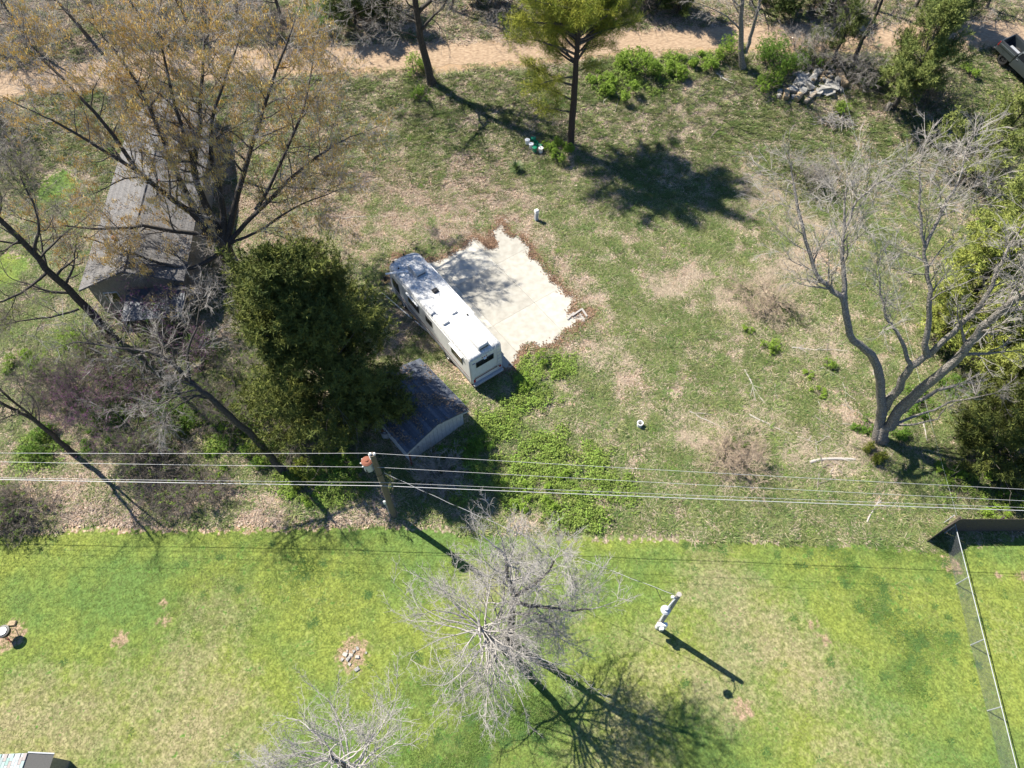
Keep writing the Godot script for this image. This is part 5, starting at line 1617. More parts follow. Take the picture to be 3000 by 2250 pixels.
func gable(root: Node3D, w: float, l: float, eave: float, ridge: float, over: float, front_over: float, roof_mat: Material, wall_mat: Material, base := 0.0, thick := 0.06) -> void:
	# front gable at z = 0 facing +z, house runs to z = -l
	var hw := w * 0.5
	var wl := MB.new()
	var z0 := -front_over
	var zb := -l + over
	var lip := eave + (ridge - eave) * over / hw - 0.02
	var xw := hw - over
	wl.poly([Vector3(-xw, base, z0), Vector3(xw, base, z0), Vector3(xw, lip, z0), Vector3(0, ridge - 0.03, z0), Vector3(-xw, lip, z0)], Vector3.BACK)
	wl.poly([Vector3(-xw, base, zb), Vector3(xw, base, zb), Vector3(xw, lip, zb), Vector3(0, ridge - 0.03, zb), Vector3(-xw, lip, zb)], Vector3.FORWARD)
	for s in [-1, 1]:
		wl.poly([Vector3(s * xw, base, z0), Vector3(s * xw, base, zb), Vector3(s * xw, lip, zb), Vector3(s * xw, lip, z0)], Vector3(s, 0, 0))
	part(root, "wall", wl, wall_mat)
	for s in [-1, 1]:
		var rf := MB.new()
		var n := Vector3(s * (ridge - eave), hw, 0).normalized()
		var a := Vector3(s * hw, eave, 0)
		var b := Vector3(0, ridge, 0)
		var q := [a, b, b + Vector3(0, 0, -l), a + Vector3(0, 0, -l)]
		var up := []
		for p in q:
			up.append(p + n * thick)
		rf.poly(up, n)
		rf.poly(q, -n)
		rf.poly([q[0], q[1], up[1], up[0]], Vector3.BACK)
		rf.poly([q[2], q[3], up[3], up[2]], Vector3.FORWARD)
		rf.poly([q[0], q[3], up[3], up[0]], Vector3(s, -0.3, 0))
		part(root, "roof_slope", rf, roof_mat)

func build_sheds() -> void:
	# garden shed under the cedar
	var turn := atan2(0.65, 0.76)
	var sh := thing("garden_shed", "small white shed with a dark blue grey shingle roof under the cedar", "shed", Vector3(-4.34, terr(-5.5, -21.8), -20.27), turn)
	gable(sh, 4.58, 5.0, 1.95, 2.68, 0.22, 0.4, M.roof_dark, M.wall_white, -0.2)
	var gv := MB.new()
	for k in 14:
		gv.box(Vector3(-1.9 + k * 0.29, 1.05, -0.397), Vector3(0.02, 1.8 - absf(k - 6.5) * 0.06, 0.012))
	part(sh, "siding_grooves", gv, plain(lin(0.3, 0.31, 0.31), 0.8))
	var po := MB.new()
	po.box(Vector3(-2.12, 0.95, -0.14), Vector3(0.09, 2.0, 0.09), 0.01)
	part(sh, "corner_post", po, M.rust)
	for s in [-1, 1]:
		var fs := MB.new()
		var a := Vector3(s * 2.3, 1.9, 0.015)
		var b := Vector3(0, 2.64, 0.015)
		fs.poly([a, b, b - Vector3(0, 0.12, 0), a - Vector3(0, 0.12, 0)], Vector3.BACK)
		fs.poly([a - Vector3(0, 0, 0.03), b - Vector3(0, 0, 0.03), b - Vector3(0, 0.12, 0.03), a - Vector3(0, 0.12, 0.03)], Vector3.FORWARD)
		fs.poly([a - Vector3(0, 0.12, 0), b - Vector3(0, 0.12, 0), b - Vector3(0, 0.12, 0.03), a - Vector3(0, 0.12, 0.03)], Vector3.DOWN)
		part(sh, "fascia", fs, M.wall_white)
	var tone := [M.roof_dark, noisy(lin(0.04, 0.047, 0.062), lin(0.105, 0.115, 0.14), Vector3(0.6, 0.6, 0.6), 0.9, 0.1, 61, 2.0), noisy(lin(0.032, 0.038, 0.05), lin(0.085, 0.095, 0.115), Vector3(0.6, 0.6, 0.6), 0.9, 0.1, 62, 2.0)]
	courses(sh, 2.29, 5.0, 1.95, 2.68, 12, tone, 60)
	debris(sh, 2.29, 5.0, 1.95, 2.68, 420, 64)
	var p2 := PackedVector2Array()
	for c in [Vector3(-2.1, 0, -0.4), Vector3(2.1, 0, -0.4), Vector3(2.1, 0, -4.8), Vector3(-2.1, 0, -4.8)]:
		var w: Vector3 = sh.transform * c
		p2.append(Vector2(w.x, w.z))
	hard.append(p2)
	# the house
	var back := Vector2(-2.4, -19.4).normalized()
	var hturn := atan2(-back.x, -back.y)
	var rt := Vector3(-back.y, 0, back.x)
	var fl := Vector3(-28.8, 0, -30.5)
	var ho := thing("house", "long house with a worn grey shingle roof under the budding oak", "house", fl + rt * 3.4, hturn)
	gable(ho, 6.8, 19.5, 2.75, 4.15, 0.35, 0.5, M.roof_grey, M.wall_beige, -0.3, 0.08)
	var greys := [M.roof_grey, noisy(lin(0.07, 0.067, 0.066), lin(0.17, 0.162, 0.158), Vector3(0.5, 0.5, 0.5), 0.95, 0.09, 81), noisy(lin(0.09, 0.085, 0.082), lin(0.21, 0.2, 0.195), Vector3(0.5, 0.5, 0.5), 0.95, 0.09, 82)]
	courses(ho, 3.4, 19.5, 2.77, 4.17, 18, greys, 83)
	debris(ho, 3.4, 19.5, 2.8, 4.2, 420, 84)
	var rp := MB.new()
	rp.box(Vector3(0, 4.27, -9.75), Vector3(0.3, 0.05, 19.4), 0.02)
	part(ho, "ridge_cap", rp, M.roof_grey)
	var pr := MB.new()
	pr.box(Vector3(1.4, 2.3, 0.9), Vector3(3.9, 0.06, 2.6), 0.01, Transform3D(Basis(Vector3.RIGHT, 0.09), Vector3.ZERO))
	part(ho, "porch_roof", pr, plain(lin(0.09, 0.1, 0.12), 0.6, 0.1))
	for x in [-0.4, 1.4, 3.2]:
		var ps := MB.new()
		ps.box(Vector3(x, 1.0, 2.05), Vector3(0.1, 2.2, 0.1), 0.01)
		part(ho, "porch_post", ps, M.wall_beige)
	var dr := MB.new()
	dr.box(Vector3(1.2, 0.95, -0.48), Vector3(0.95, 2.0, 0.05), 0.01)
	var door := part(ho, "door", dr, plain(lin(0.2, 0.16, 0.12), 0.6))
	var kn := MB.new()
	kn.lathe([Vector2(0.0, -0.035), Vector2(0.03, -0.02), Vector2(0.03, 0.02), Vector2(0.0, 0.035)], 10, Transform3D(Basis(), Vector3(0.85, 0.95, -0.42)))
	part(door, "handle", kn, M.steel)
	for x in [-1.9, 2.6]:
		var wf := MB.new()
		wf.box(Vector3(x, 1.45, -0.48), Vector3(0.95, 1.05, 0.06), 0.01)
		var wo := part(ho, "window", wf, M.wall_white)
		var wp := MB.new()
		wp.box(Vector3(x, 1.45, -0.44), Vector3(0.8, 0.9, 0.02), 0.0)
		part(wo, "pane", wp, M.glass)
	for q in [[-1.3, -3.6, 0.2], [-1.9, -4.6, 0.13], [0.9, -9.0, 0.12]]:
		var vp := MB.new()
		var yy: float = 4.15 - absf(q[0]) * 1.4 / 3.4
		vp.lathe([Vector2(q[2] * 0.6, yy), Vector2(q[2] * 0.6, yy + 0.3), Vector2(q[2], yy + 0.3), Vector2(q[2] * 0.9, yy + 0.42), Vector2(0, yy + 0.46)], 12, Transform3D(Basis(), Vector3(q[0], 0, q[1])))
		part(ho, "roof_vent", vp, M.rust)
	var p3 := PackedVector2Array()
	for c in [Vector3(-3.1, 0, -0.4), Vector3(3.1, 0, -0.4), Vector3(3.1, 0, -19.2), Vector3(-3.1, 0, -19.2)]:
		var w: Vector3 = ho.transform * c
		p3.append(Vector2(w.x, w.z))
	hard.append(p3)
	# the small shed in the bottom left corner: ridge runs towards the viewer
	var top := at(82, 2206, 2.3)
	var rear := at(160, 2204, 1.75)
	var bs := thing("small_shed", "small shed with teal grey shingles in the bottom left corner", "shed", Vector3(top.x, 0, top.z), 0.0)
	var hw := rear.x - top.x
	gable_rev(bs, hw, 4.0, 1.75, 2.3, hw * 1.9)

# shingle courses on both slopes, each row a little proud of the one below
func courses(root: Node3D, hw: float, l: float, eave: float, ridge: float, rows: int, mats: Array, seed_: int) -> void:
	rng.seed = seed_
	var rise := ridge - eave
	var sl := Vector2(hw, rise).normalized()
	var run := sqrt(hw * hw + rise * rise) / rows
	for s in [-1, 1]:
		for r in rows:
			var mb := MB.new()
			var dd := run * (r + 0.5)
			var c := Vector3(s * (hw - dd * sl.x), eave + dd * sl.y + 0.085, 0)
			var t := Transform3D(Basis(Vector3(0, 0, 1), -s * (atan2(rise, hw) - 0.04)), c)
			var z := -0.01
			while z > -l + 0.05:
				var w := minf(rng.randf_range(0.24, 0.36), z + l - 0.01)
				mb.box(Vector3(0, rng.randf() * 0.004, z - w * 0.5), Vector3(run * 1.15, 0.016, w - 0.012), 0.0, t)
				z -= w
			part(root, "shingle_course", mb, mats[(r * 2 + (1 if s > 0 else 0)) % mats.size()])

# fallen leaves and twigs caught on a roof
func debris(root: Node3D, hw: float, l: float, eave: float, ridge: float, count: int, seed_: int) -> void:
	rng.seed = seed_
	var xf := []
	var cols := []
	var drift := FastNoiseLite.new()
	drift.seed = seed_
	drift.frequency = 0.6
	while xf.size() < count:
		var x := rng.randf_range(-hw, hw)
		var z := rng.randf_range(-l, 0.0)
		if rng.randf() > 0.3 + drift.get_noise_2d(x, z) * 2.0:
			continue
		var y := lerpf(ridge, eave, absf(x) / hw) + 0.125
		var s := rng.randf_range(0.4, 0.9)
		var ang := atan2(ridge - eave, hw) * (-1.0 if x > 0.0 else 1.0)
		xf.append(Transform3D((Basis(Vector3(0, 0, 1), ang) * Basis(Vector3.UP, rng.randf() * TAU)).scaled(Vector3(s, s, s)), Vector3(x, y, z)))
		var k := rng.randf_range(0.5, 1.2)
		cols.append(Color(0.24 * k, 0.18 * k, 0.13 * k))
	many(root, "roof_leaves", SH.dead_leaf, M.litter, xf, cols)

func gable_rev(root: Node3D, hw: float, l: float, eave: float, ridge: float, hl: float) -> void:
	# ridge along z; the far gable end at z = 0, running to z = +l; left slope carries the shingles
	var wl := MB.new()
	for z in [0.1, l - 0.1]:
		wl.poly([Vector3(-hl + 0.15, 0, z), Vector3(hw - 0.15, 0, z), Vector3(hw - 0.15, eave, z), Vector3(0, ridge - 0.06, z), Vector3(-hl + 0.15, eave, z)], Vector3.FORWARD if z < 1.0 else Vector3.BACK)
	for s in [-1, 1]:
		var wx: float = hw - 0.15 if s > 0 else -hl + 0.15
		wl.poly([Vector3(wx, 0, 0.1), Vector3(wx, 0, l - 0.1), Vector3(wx, eave + 0.05, l - 0.1), Vector3(wx, eave + 0.05, 0.1)], Vector3(s, 0, 0))
	part(root, "wall", wl, M.wall_beige)
	var ang := atan2(ridge - eave, hw)
	var len_ := sqrt(hw * hw + (ridge - eave) * (ridge - eave))
	for s in [-1, 1]:
		var hs: float = hw if s > 0 else hl
		var t := Transform3D(Basis(Vector3(0, 0, 1), -s * atan2(ridge - eave, hs)), Vector3(s * hs * 0.5, (eave + ridge) * 0.5, l * 0.5))
		var mb := MB.new()
		mb.box(Vector3.ZERO, Vector3(sqrt(hs * hs + (ridge - eave) * (ridge - eave)), 0.05, l), 0.0, t)
		part(root, "roof_deck", mb, M.grey if s < 0 else noisy(lin(0.13, 0.125, 0.11), lin(0.19, 0.18, 0.165), Vector3(1, 1, 1), 0.95, 0.08, 66))
	var ed := MB.new()
	ed.box(Vector3(hw * 0.5, (eave + ridge) * 0.5 + 0.03, -0.03), Vector3(len_ + 0.02, 0.06, 0.05), 0.0, Transform3D(Basis(), Vector3.ZERO))
	var edo := part(root, "drip_edge", ed, M.white)
	edo.transform = Transform3D(Basis(Vector3(0, 0, 1), -ang), Vector3(hw * 0.5, (eave + ridge) * 0.5 + 0.03, -0.03)) * Transform3D(Basis(), Vector3(-hw * 0.5, -(eave + ridge) * 0.5 - 0.03, 0.03))
	# shingles one by one, courses stepping down to the left
	rng.seed = 70
	var mbs := MB.new()
	mbs.box(Vector3.ZERO, Vector3(0.235, 0.016, 0.3), 0.003)
	var shp := mbs.mesh()
	var al := atan2(ridge - eave, hl)
	len_ = sqrt(hl * hl + (ridge - eave) * (ridge - eave))
	var t2 := Transform3D(Basis(Vector3(0, 0, 1), al), Vector3(-hl * 0.5, (eave + ridge) * 0.5, 0))
	var rows := int(len_ / 0.19)
	for r in rows:
		for c in 13:
			var w := 0.31
			var zz := 0.15 + c * w - (0.15 if r % 2 else 0.0)
			if zz < 0.05:
				continue
			var x := len_ * 0.5 - 0.1 - r * 0.19
			var tl := t2 * Transform3D(Basis(Vector3(0, 0, 1), 0.06), Vector3(x, 0.045 + rng.randf() * 0.006, zz))
			piece(root, "shingle", shp, M.teal[rng.randi() % 5], tl)

func build_poles() -> void:
	var b := at(1155, 1510)
	var up := thing("utility_pole", "wooden utility pole with a transformer beside the shed", "utility pole", b)
	var h := 7.45
	var pl := MB.new()
	pl.tube(PackedVector3Array([Vector3(0, -0.2, 0), Vector3(0, h * 0.5, 0), Vector3(-0.02, h, 0)]), PackedFloat32Array([0.185, 0.165, 0.135]), 14, true)
	part(up, "pole", pl, M.pole_wood)
	# transformer can with a rusty lid, on the left of the pole
	var tc := Vector3(-0.42, 0, -0.04)
	var cn := MB.new()
	cn.lathe([Vector2(0.0, 5.85), Vector2(0.22, 5.85), Vector2(0.25, 5.9), Vector2(0.25, 6.62), Vector2(0.27, 6.63)], 22, Transform3D(Basis(), tc))
	var can := part(up, "transformer", cn, M.galv)
	var ld := MB.new()
	ld.lathe([Vector2(0.25, 6.62), Vector2(0.285, 6.63), Vector2(0.285, 6.67), Vector2(0.2, 6.73), Vector2(0.085, 6.75), Vector2(0.08, 6.79), Vector2(0.0, 6.8)], 22, Transform3D(Basis(), tc))
	part(can, "lid", ld, M.rust, "rusty red transformer lid")
	for k in 3:
		var an := 2.2 + k * 0.75
		var bu := MB.new()
		bu.lathe([Vector2(0.03, 0), Vector2(0.045, 0.02), Vector2(0.03, 0.05), Vector2(0.045, 0.07), Vector2(0.02, 0.12), Vector2(0, 0.12)], 8, Transform3D(Basis(Vector3(sin(an), 0, -cos(an)), 0.8), tc + Vector3(cos(an) * 0.26, 6.5, sin(an) * 0.26)))
		part(can, "bushing", bu, M.white_plastic)
	var br := MB.new()
	br.box(Vector3(-0.17, 6.45, 0), Vector3(0.3, 0.06, 0.12), 0.01)
	br.box(Vector3(-0.17, 6.0, 0), Vector3(0.3, 0.06, 0.12), 0.01)
	part(up, "bracket", br, M.galv)
	for q in [Vector3(-0.1, h + 0.02, 0.0), Vector3(0.1, h + 0.02, 0.0)]:
		var ins := MB.new()
		ins.lathe([Vector2(0.03, -0.12), Vector2(0.06, -0.06), Vector2(0.07, 0.0), Vector2(0.05, 0.06), Vector2(0.06, 0.09), Vector2(0.0, 0.13)], 10, Transform3D(Basis(), q))
		part(up, "insulator", ins, M.white_plastic)
	var ar := MB.new()
	ar.rod(Vector3(-0.12, 7.05, 0.05), Vector3(-0.22, 7.25, -0.12), 0.05, 8)
	part(up, "cutout", ar, M.white_plastic)
	var cd := MB.new()
	cd.tube(PackedVector3Array([Vector3(-0.5, 6.2, 0.22), Vector3(-0.42, 5.6, 0.3), Vector3(-0.15, 5.45, 0.24), Vector3(0.15, 5.55, 0.2), Vector3(0.3, 5.7, 0.1)]), PackedFloat32Array([0.02, 0.02, 0.02, 0.02, 0.02]), 6)
	part(up, "drop_cable", cd, M.black)
	var sg := MB.new()
	sg.box(Vector3(-0.25, 1.9, 0.05), Vector3(0.14, 0.34, 0.1), 0.02)
	part(up, "meter_box", sg, M.white)
	var cdt := MB.new()
	cdt.rod(Vector3(-0.22, 0.1, 0.05), Vector3(-0.22, 1.75, 0.05), 0.025, 6)
	part(up, "conduit", cdt, M.galv)
	# the four lines
	var lines := [["upper thin power line on top of the utility pole", [0, 1324, 7.3], Vector3(b.x - 0.0, 7.6, b.z), [3000, 1429, 7.2], 0.0085], ["second thin power line just below the pole top", [0, 1350, 6.1], Vector3(b.x + 0.02, 6.35, b.z + 0.12), [3000, 1463, 6.1], 0.0085],
		["thin cable above the thick communication cable", [0, 1397, 4.8], Vector3(b.x, 4.72, b.z + 0.17), [3000, 1483, 4.75], 0.008], ["thick white communication cable, lowest on the pole", [0, 1402, 4.4], Vector3(b.x, 4.35, b.z + 0.19), [3000, 1492, 4.4], 0.017]]
	for w in lines:
		var l := at(w[1][0], w[1][1], w[1][2])
		var r := at(w[3][0], w[3][1], w[3][2])
		var m: Vector3 = w[2]
		var mb := MB.new()
		var p := PackedVector3Array()
		for k in 13:
			var f := k / 12.0
			var a := m + (l - m) * 1.7
			p.append(a.lerp(m, f) - Vector3.UP * 0.12 * 4.0 * f * (1.0 - f))
		for k in range(1, 19):
			var f := k / 18.0
			var a := m + (r - m) * 1.5
			p.append(m.lerp(a, f) - Vector3.UP * 0.18 * 4.0 * f * (1.0 - f))
		mb.tube(p, taper(p.size(), w[4], w[4]), 6)
		single("power_line", mb, M.wire, w[0], "cable")
	# service pole on the lawn
	var s := at(1925, 1838)
	var sp := thing("service_pole", "short grey wooden service pole standing on the lawn", "utility pole", s)
	var sh := 5.75
	var s1 := MB.new()
	s1.tube(PackedVector3Array([Vector3(0, -0.2, 0), Vector3(0, sh, 0)]), PackedFloat32Array([0.14, 0.115]), 14, true)
	part(sp, "pole", s1, M.weather_wood)
	var s2 := MB.new()
	s2.rod(Vector3(-0.13, 1.6, 0.08), Vector3(-0.12, sh - 0.35, 0.07), 0.04, 8)
	part(sp, "conduit", s2, M.white)
	var wh := MB.new()
	wh.lathe([Vector2(0.06, 0), Vector2(0.08, 0.06), Vector2(0.06, 0.14), Vector2(0.0, 0.16)], 10, Transform3D(Basis(Vector3(0, 0, 1), 1.1), Vector3(-0.18, sh - 0.3, 0.05)))
	part(sp, "weatherhead", wh, M.white_plastic)
	var arm := MB.new()
	arm.tube(PackedVector3Array([Vector3(-0.06, 5.3, 0.06), Vector3(-0.35, 5.7, 0.34), Vector3(-0.67, 5.78, 0.66)]), PackedFloat32Array([0.025, 0.025, 0.025]), 7)
	part(sp, "lamp_arm", arm, M.galv)
	var lp := MB.new()
	lp.lathe([Vector2(0.0, 5.42), Vector2(0.14, 5.42), Vector2(0.22, 5.55), Vector2(0.23, 5.56), Vector2(0.16, 5.65), Vector2(0.09, 5.68), Vector2(0.08, 5.82), Vector2(0.0, 5.84)], 20, Transform3D(Basis(), Vector3(-0.67, 0, 0.66)))
	part(sp, "lamp_head", lp, M.galv)
	var bx := MB.new()
	bx.box(Vector3(-0.02, 1.25, 0.24), Vector3(0.52, 0.62, 0.2), 0.03)
	var box := part(sp, "breaker_box", bx, M.white)
	var mt := MB.new()
	mt.box(Vector3(-0.06, 1.35, 0.42), Vector3(0.22, 0.3, 0.16), 0.03)
	part(box, "meter", mt, M.white_plastic)
	var cr := MB.new()
	cr.tube(PackedVector3Array([Vector3(-0.2, sh - 0.2, 0.05), Vector3(-0.5, sh - 0.55, 0.25), Vector3(-0.75, sh - 0.45, 0.1), Vector3(-1.0, sh - 0.1, -0.3)]), taper(4, 0.014, 0.014), 5)
	part(sp, "drip_loop", cr, M.black)
	# twisted service drop between the poles
	var a := Vector3(b.x + 0.3, 5.7, b.z + 0.1)
	var c := Vector3(s.x - 0.14, sh - 0.12, s.z)
	for strand in 2:
		var p := PackedVector3Array()
		for k in 61:
			var f := k / 60.0
			var q := a.lerp(c, f) - Vector3.UP * 0.5 * 4.0 * f * (1.0 - f)
			var an := f * 60.0 + strand * PI
			p.append(q + Vector3(0, cos(an), sin(an)) * 0.015)
		var mb := MB.new()
		mb.tube(p, taper(61, 0.0085, 0.0085), 5)
		single("service_cable", mb, M.wire if strand == 0 else M.black, "pale strand of the service cable slung to the lawn pole" if strand == 0 else "black strand of the service cable slung to the lawn pole", "cable")

func build_fences() -> void:
	# board fence at the right edge
	var c := at(2812, 1521, 1.8)
	var e := at(2762, 1552, 1.8)
	var bf := thing("board_fence", "dark weathered board fence at the right edge", "fence", Vector3(c.x, 0, c.z))
	rng.seed = 14
	var meshes := []
	for k in 4:
		var mb := MB.new()
		var hh := 1.8 + (k - 1.5) * 0.012
		mb.box(Vector3(0, hh * 0.5, 0), Vector3(0.138, hh, 0.022), 0.004)
		meshes.append(mb.mesh())
	for k in 130:
		piece(bf, "board", meshes[rng.randi() % 4], M.fence_wood, Transform3D(Basis(), Vector3(0.07 + k * 0.145, rng.randf() * 0.012, rng.randfn() * 0.002)))
	var dir := Vector3(e.x - c.x, 0, e.z - c.z)
	var n := int(dir.length() / 0.145)
	var an := atan2(-dir.z, dir.x)
	for k in n:
		piece(bf, "board", meshes[rng.randi() % 4], M.fence_wood, Transform3D(Basis(Vector3.UP, an), dir.normalized() * (0.09 + k * 0.145) + Vector3(0, rng.randf() * 0.012, 0)))
	for y in [0.35, 0.95, 1.55]:
		var rl := MB.new()
		rl.box(Vector3(9.4, y, -0.035), Vector3(18.8, 0.085, 0.038), 0.004)
		part(bf, "rail", rl, M.fence_wood)
	for k in 8:
		var ps := MB.new()
		ps.box(Vector3(0.05 + k * 2.4, 0.93, -0.1), Vector3(0.09, 1.86, 0.09), 0.008)
		part(bf, "post", ps, M.fence_wood)
	# chain link fence
	var p0 := Vector3(24.62, 0, -14.75)
	var p1 := Vector3(22.9, 0, -0.9)
	var cf := thing("chain_link_fence", "galvanised chain link fence along the right side of the lawn", "fence", p0)
	var d := (p1 - p0)
	var L := d.length()
	d = d.normalized()
	var fh := 1.2
	var rail := MB.new()
	rail.rod(Vector3.UP * fh, d * L + Vector3.UP * fh, 0.022, 8)
	part(cf, "top_rail", rail, M.rail)
	for q in [0.05, 3.0, 6.2, 9.35, 12.5]:
		var ps := MB.new()
		ps.rod(d * q + Vector3(0, -0.1, 0), d * q + Vector3(0, fh + 0.02, 0), 0.03, 8)
		part(cf, "post", ps, M.galv)
	var net := MB.new()
	var side := d.cross(Vector3.UP) * 0.03
	var st := 0.085
	var t := -fh
	while t < L:
		for s in 2:
			# one diagonal wire from the foot to the rail, clipped to the run
			var x0 := t
			var x1 := t + fh
			var y0 := 0.03
			var y1 := fh
			var a0 := clampf(x0, 0.0, L)
			var a1 := clampf(x1, 0.0, L)
			if a1 - a0 > 0.02:
				var ya := lerpf(y0, y1, (a0 - x0) / fh)
				var yb := lerpf(y0, y1, (a1 - x0) / fh)
				if s == 1:
					var tmp := ya
					ya = yb
					yb = tmp
				net.tube(PackedVector3Array([d * a0 + Vector3.UP * ya + side, d * a1 + Vector3.UP * yb + side * (1.3 if s else 1.0)]), PackedFloat32Array([0.0028, 0.0028]), 3)
		t += st
	var nn := part(cf, "wire_netting", net, M.net)
	nn.set_meta("kind", "stuff")
	# steel post and the long wire strung from it
	var tp := at(2764, 1533)
	var po := MB.new()
	po.rod(Vector3(0, -0.1, 0), Vector3(0, 1.15, 0), 0.03, 6)
	single("steel_post", po, M.galv, "short steel post behind the board fence corner", "post", tp)
	var wr := MB.new()
	var wp := PackedVector3Array()
	for q in [[2803, 1509, 1.12], [2759, 1356, 1.0], [2690, 1100, 0.9], [2588, 723, 0.9], [2530, 490, 0.9], [2470, 262, 1.0]]:
		wp.append(at(q[0], q[1], q[2]))
	wr.tube(wp, taper(6, 0.0045, 0.0045), 5)
	single("fence_wire", wr, M.galv, "thin pale wire strung from the steel post to the rubble heap", "wire")

func build_truck() -> void:
	var a := at(2924, 114, 1.5)
	var b := at(2970, 87, 1.5)
	var w := Vector3(b.x - a.x, 0, b.z - a.z).normalized()
	var f := Vector3(-w.z, 0, w.x)
	var mid := (a + b) * 0.5
	var ctr := Vector3(mid.x, 0, mid.z) + f * 2.9
	var y_r := terr(ctr.x - f.x * 1.7, ctr.z - f.z * 1.7)
	var y_f := terr(ctr.x + f.x * 1.9, ctr.z + f.z * 1.9)
	var tr := thing("pickup_truck", "dark grey green pickup truck cut off by the right edge", "pickup truck")
	var fwd := Vector3(f.x * 3.6, y_f - y_r, f.z * 3.6).normalized()
	var right := fwd.cross(Vector3.UP).normalized()
	tr.transform = Transform3D(Basis(right, right.cross(fwd), -fwd), Vector3(ctr.x, (y_r + y_f) * 0.5 + 0.02, ctr.z))
	# bed
	for s in [-1, 1]:
		var sd := MB.new()
		sd.box(Vector3(s * 0.93, 1.05, 2.0), Vector3(0.16, 0.82, 1.85), 0.05)
		sd.box(Vector3(s * 0.95, 1.22, 2.0), Vector3(0.18, 0.28, 1.8), 0.06)
		part(tr, "bed_side", sd, M.truck)
		var rl := MB.new()
		rl.box(Vector3(s * 0.93, 1.475, 2.0), Vector3(0.17, 0.03, 1.84), 0.01)
		part(tr, "bed_rail", rl, M.truck_liner)
		var tl := MB.new()
		tl.box(Vector3(s * 0.95, 1.2, 2.9), Vector3(0.15, 0.4, 0.09), 0.02)
		part(tr, "tail_lamp", tl, M.red_lamp)
	var tg := MB.new()
	tg.box(Vector3(0, 1.1, 2.9), Vector3(1.72, 0.72, 0.09), 0.03)
	part(tr, "tailgate", tg, M.truck)
	var bd := MB.new()
	bd.box(Vector3(0, 0.78, 2.0), Vector3(1.72, 0.06, 1.8))
	bd.box(Vector3(0, 1.15, 1.1), Vector3(1.72, 0.7, 0.06))
	part(tr, "bed_floor", bd, M.truck_liner)
	var bp := MB.new()
	bp.box(Vector3(0, 0.62, 3.0), Vector3(1.96, 0.2, 0.2), 0.05)
	part(tr, "bumper", bp, M.black)
	# cab and hood
	var cab := MB.new()
	loft(cab, [ring_box(0, 0.05, 0.98, 1.08, 0.12, 0.5), ring_box(0, 0.05, 1.0, 1.08, 0.14, 0.9), ring_box(0, 0.05, 0.98, 1.06, 0.16, 1.32), ring_box(0, 0.12, 0.8, 0.82, 0.18, 1.86), ring_box(0, 0.14, 0.7, 0.7, 0.2, 1.93)])
	part(tr, "cab", cab, M.truck)
	for s in [-1, 1]:
		for z in [-0.42, 0.52]:
			var gl := MB.new()
			gl.poly([Vector3(s * 0.995, 1.36, z - 0.42), Vector3(s * 0.995, 1.36, z + 0.42), Vector3(s * 0.86, 1.76, z + 0.3 + 0.05), Vector3(s * 0.86, 1.76, z - 0.28)], Vector3(s, 0.3, 0))
			gl.poly([Vector3(s * 0.9, 1.36, z - 0.42), Vector3(s * 0.9, 1.36, z + 0.42), Vector3(s * 0.8, 1.76, z + 0.35), Vector3(s * 0.8, 1.76, z - 0.28)], Vector3(-s, -0.3, 0))
			part(tr, "side_window", gl, M.glass)
			var dh := MB.new()
			dh.box(Vector3(s * 1.01, 1.18, z + 0.3), Vector3(0.03, 0.04, 0.18), 0.01)
			part(tr, "door_handle", dh, M.steel)
	var hd := MB.new()
	loft(hd, [ring_box(0, -1.9, 0.98, 0.98, 0.14, 0.5), ring_box(0, -1.9, 0.99, 1.0, 0.16, 1.0), ring_box(0, -1.88, 0.92, 0.96, 0.2, 1.2), ring_box(0, -1.86, 0.8, 0.9, 0.2, 1.24)])
	part(tr, "hood", hd, M.truck)
	var wsd := MB.new()
	wsd.box(Vector3(0, 1.58, -0.9), Vector3(1.5, 0.56, 0.03), 0.01, Transform3D(Basis(Vector3.RIGHT, 0.42), Vector3(0, 0.15, -0.62)))
	part(tr, "windshield", wsd, M.glass)
	for z in [1.75, -1.85]:
		for s in [-1, 1]:
			wheel(tr, Vector3(s * 0.86, 0.45, z), 0.45, 0.28, s, "black")
	var fr := MB.new()
	fr.box(Vector3(0, 0.55, 0.2), Vector3(1.2, 0.16, 5.0))
	part(tr, "frame", fr, M.black)
	# load in the bed
	var ld := MB.new()
	ld.box(Vector3(0.1, 0.95, 1.75), Vector3(0.7, 0.22, 1.1), 0.02)
	var o := single("cargo_box", ld, M.pot, "pale metal box lying in the pickup bed", "box")
	o.transform = tr.transform
	for k in 3:
		var cr := MB.new()
		cr.box(Vector3(0.66, 0.95, 1.55 + k * 0.36), Vector3(0.26, 0.2, 0.3), 0.015)
		cr.box(Vector3(0.66, 1.06, 1.55 + k * 0.36), Vector3(0.3, 0.025, 0.34), 0.01)
		var co := single("tote", cr, M.white_plastic, "small pale tote in the row along the pickup bed side", "tote", Vector3.ZERO, 0.0, "totes in the pickup bed")
		co.transform = tr.transform

func rock(size: Vector3, seed_: int, rough := 0.22) -> MB:
	rng.seed = seed_
	var mb := MB.new()
	var base := MB.new()
	base.box(Vector3.ZERO, size, minf(size.y, minf(size.x, size.z)) * 0.22)
	var moved := {}
	for i in base.ix.size() / 3:
		var q := []
		for j in 3:
			var p := base.v[base.ix[i * 3 + j]]
			var key := "%.3f %.3f %.3f" % [p.x, p.y, p.z]
			if not moved.has(key):
				moved[key] = p + rv3(rough * 0.5) * size
			q.append(moved[key])
		mb.tri(q[0], q[1], q[2], (q[0] + q[1] + q[2]) / 3.0)
	return mb

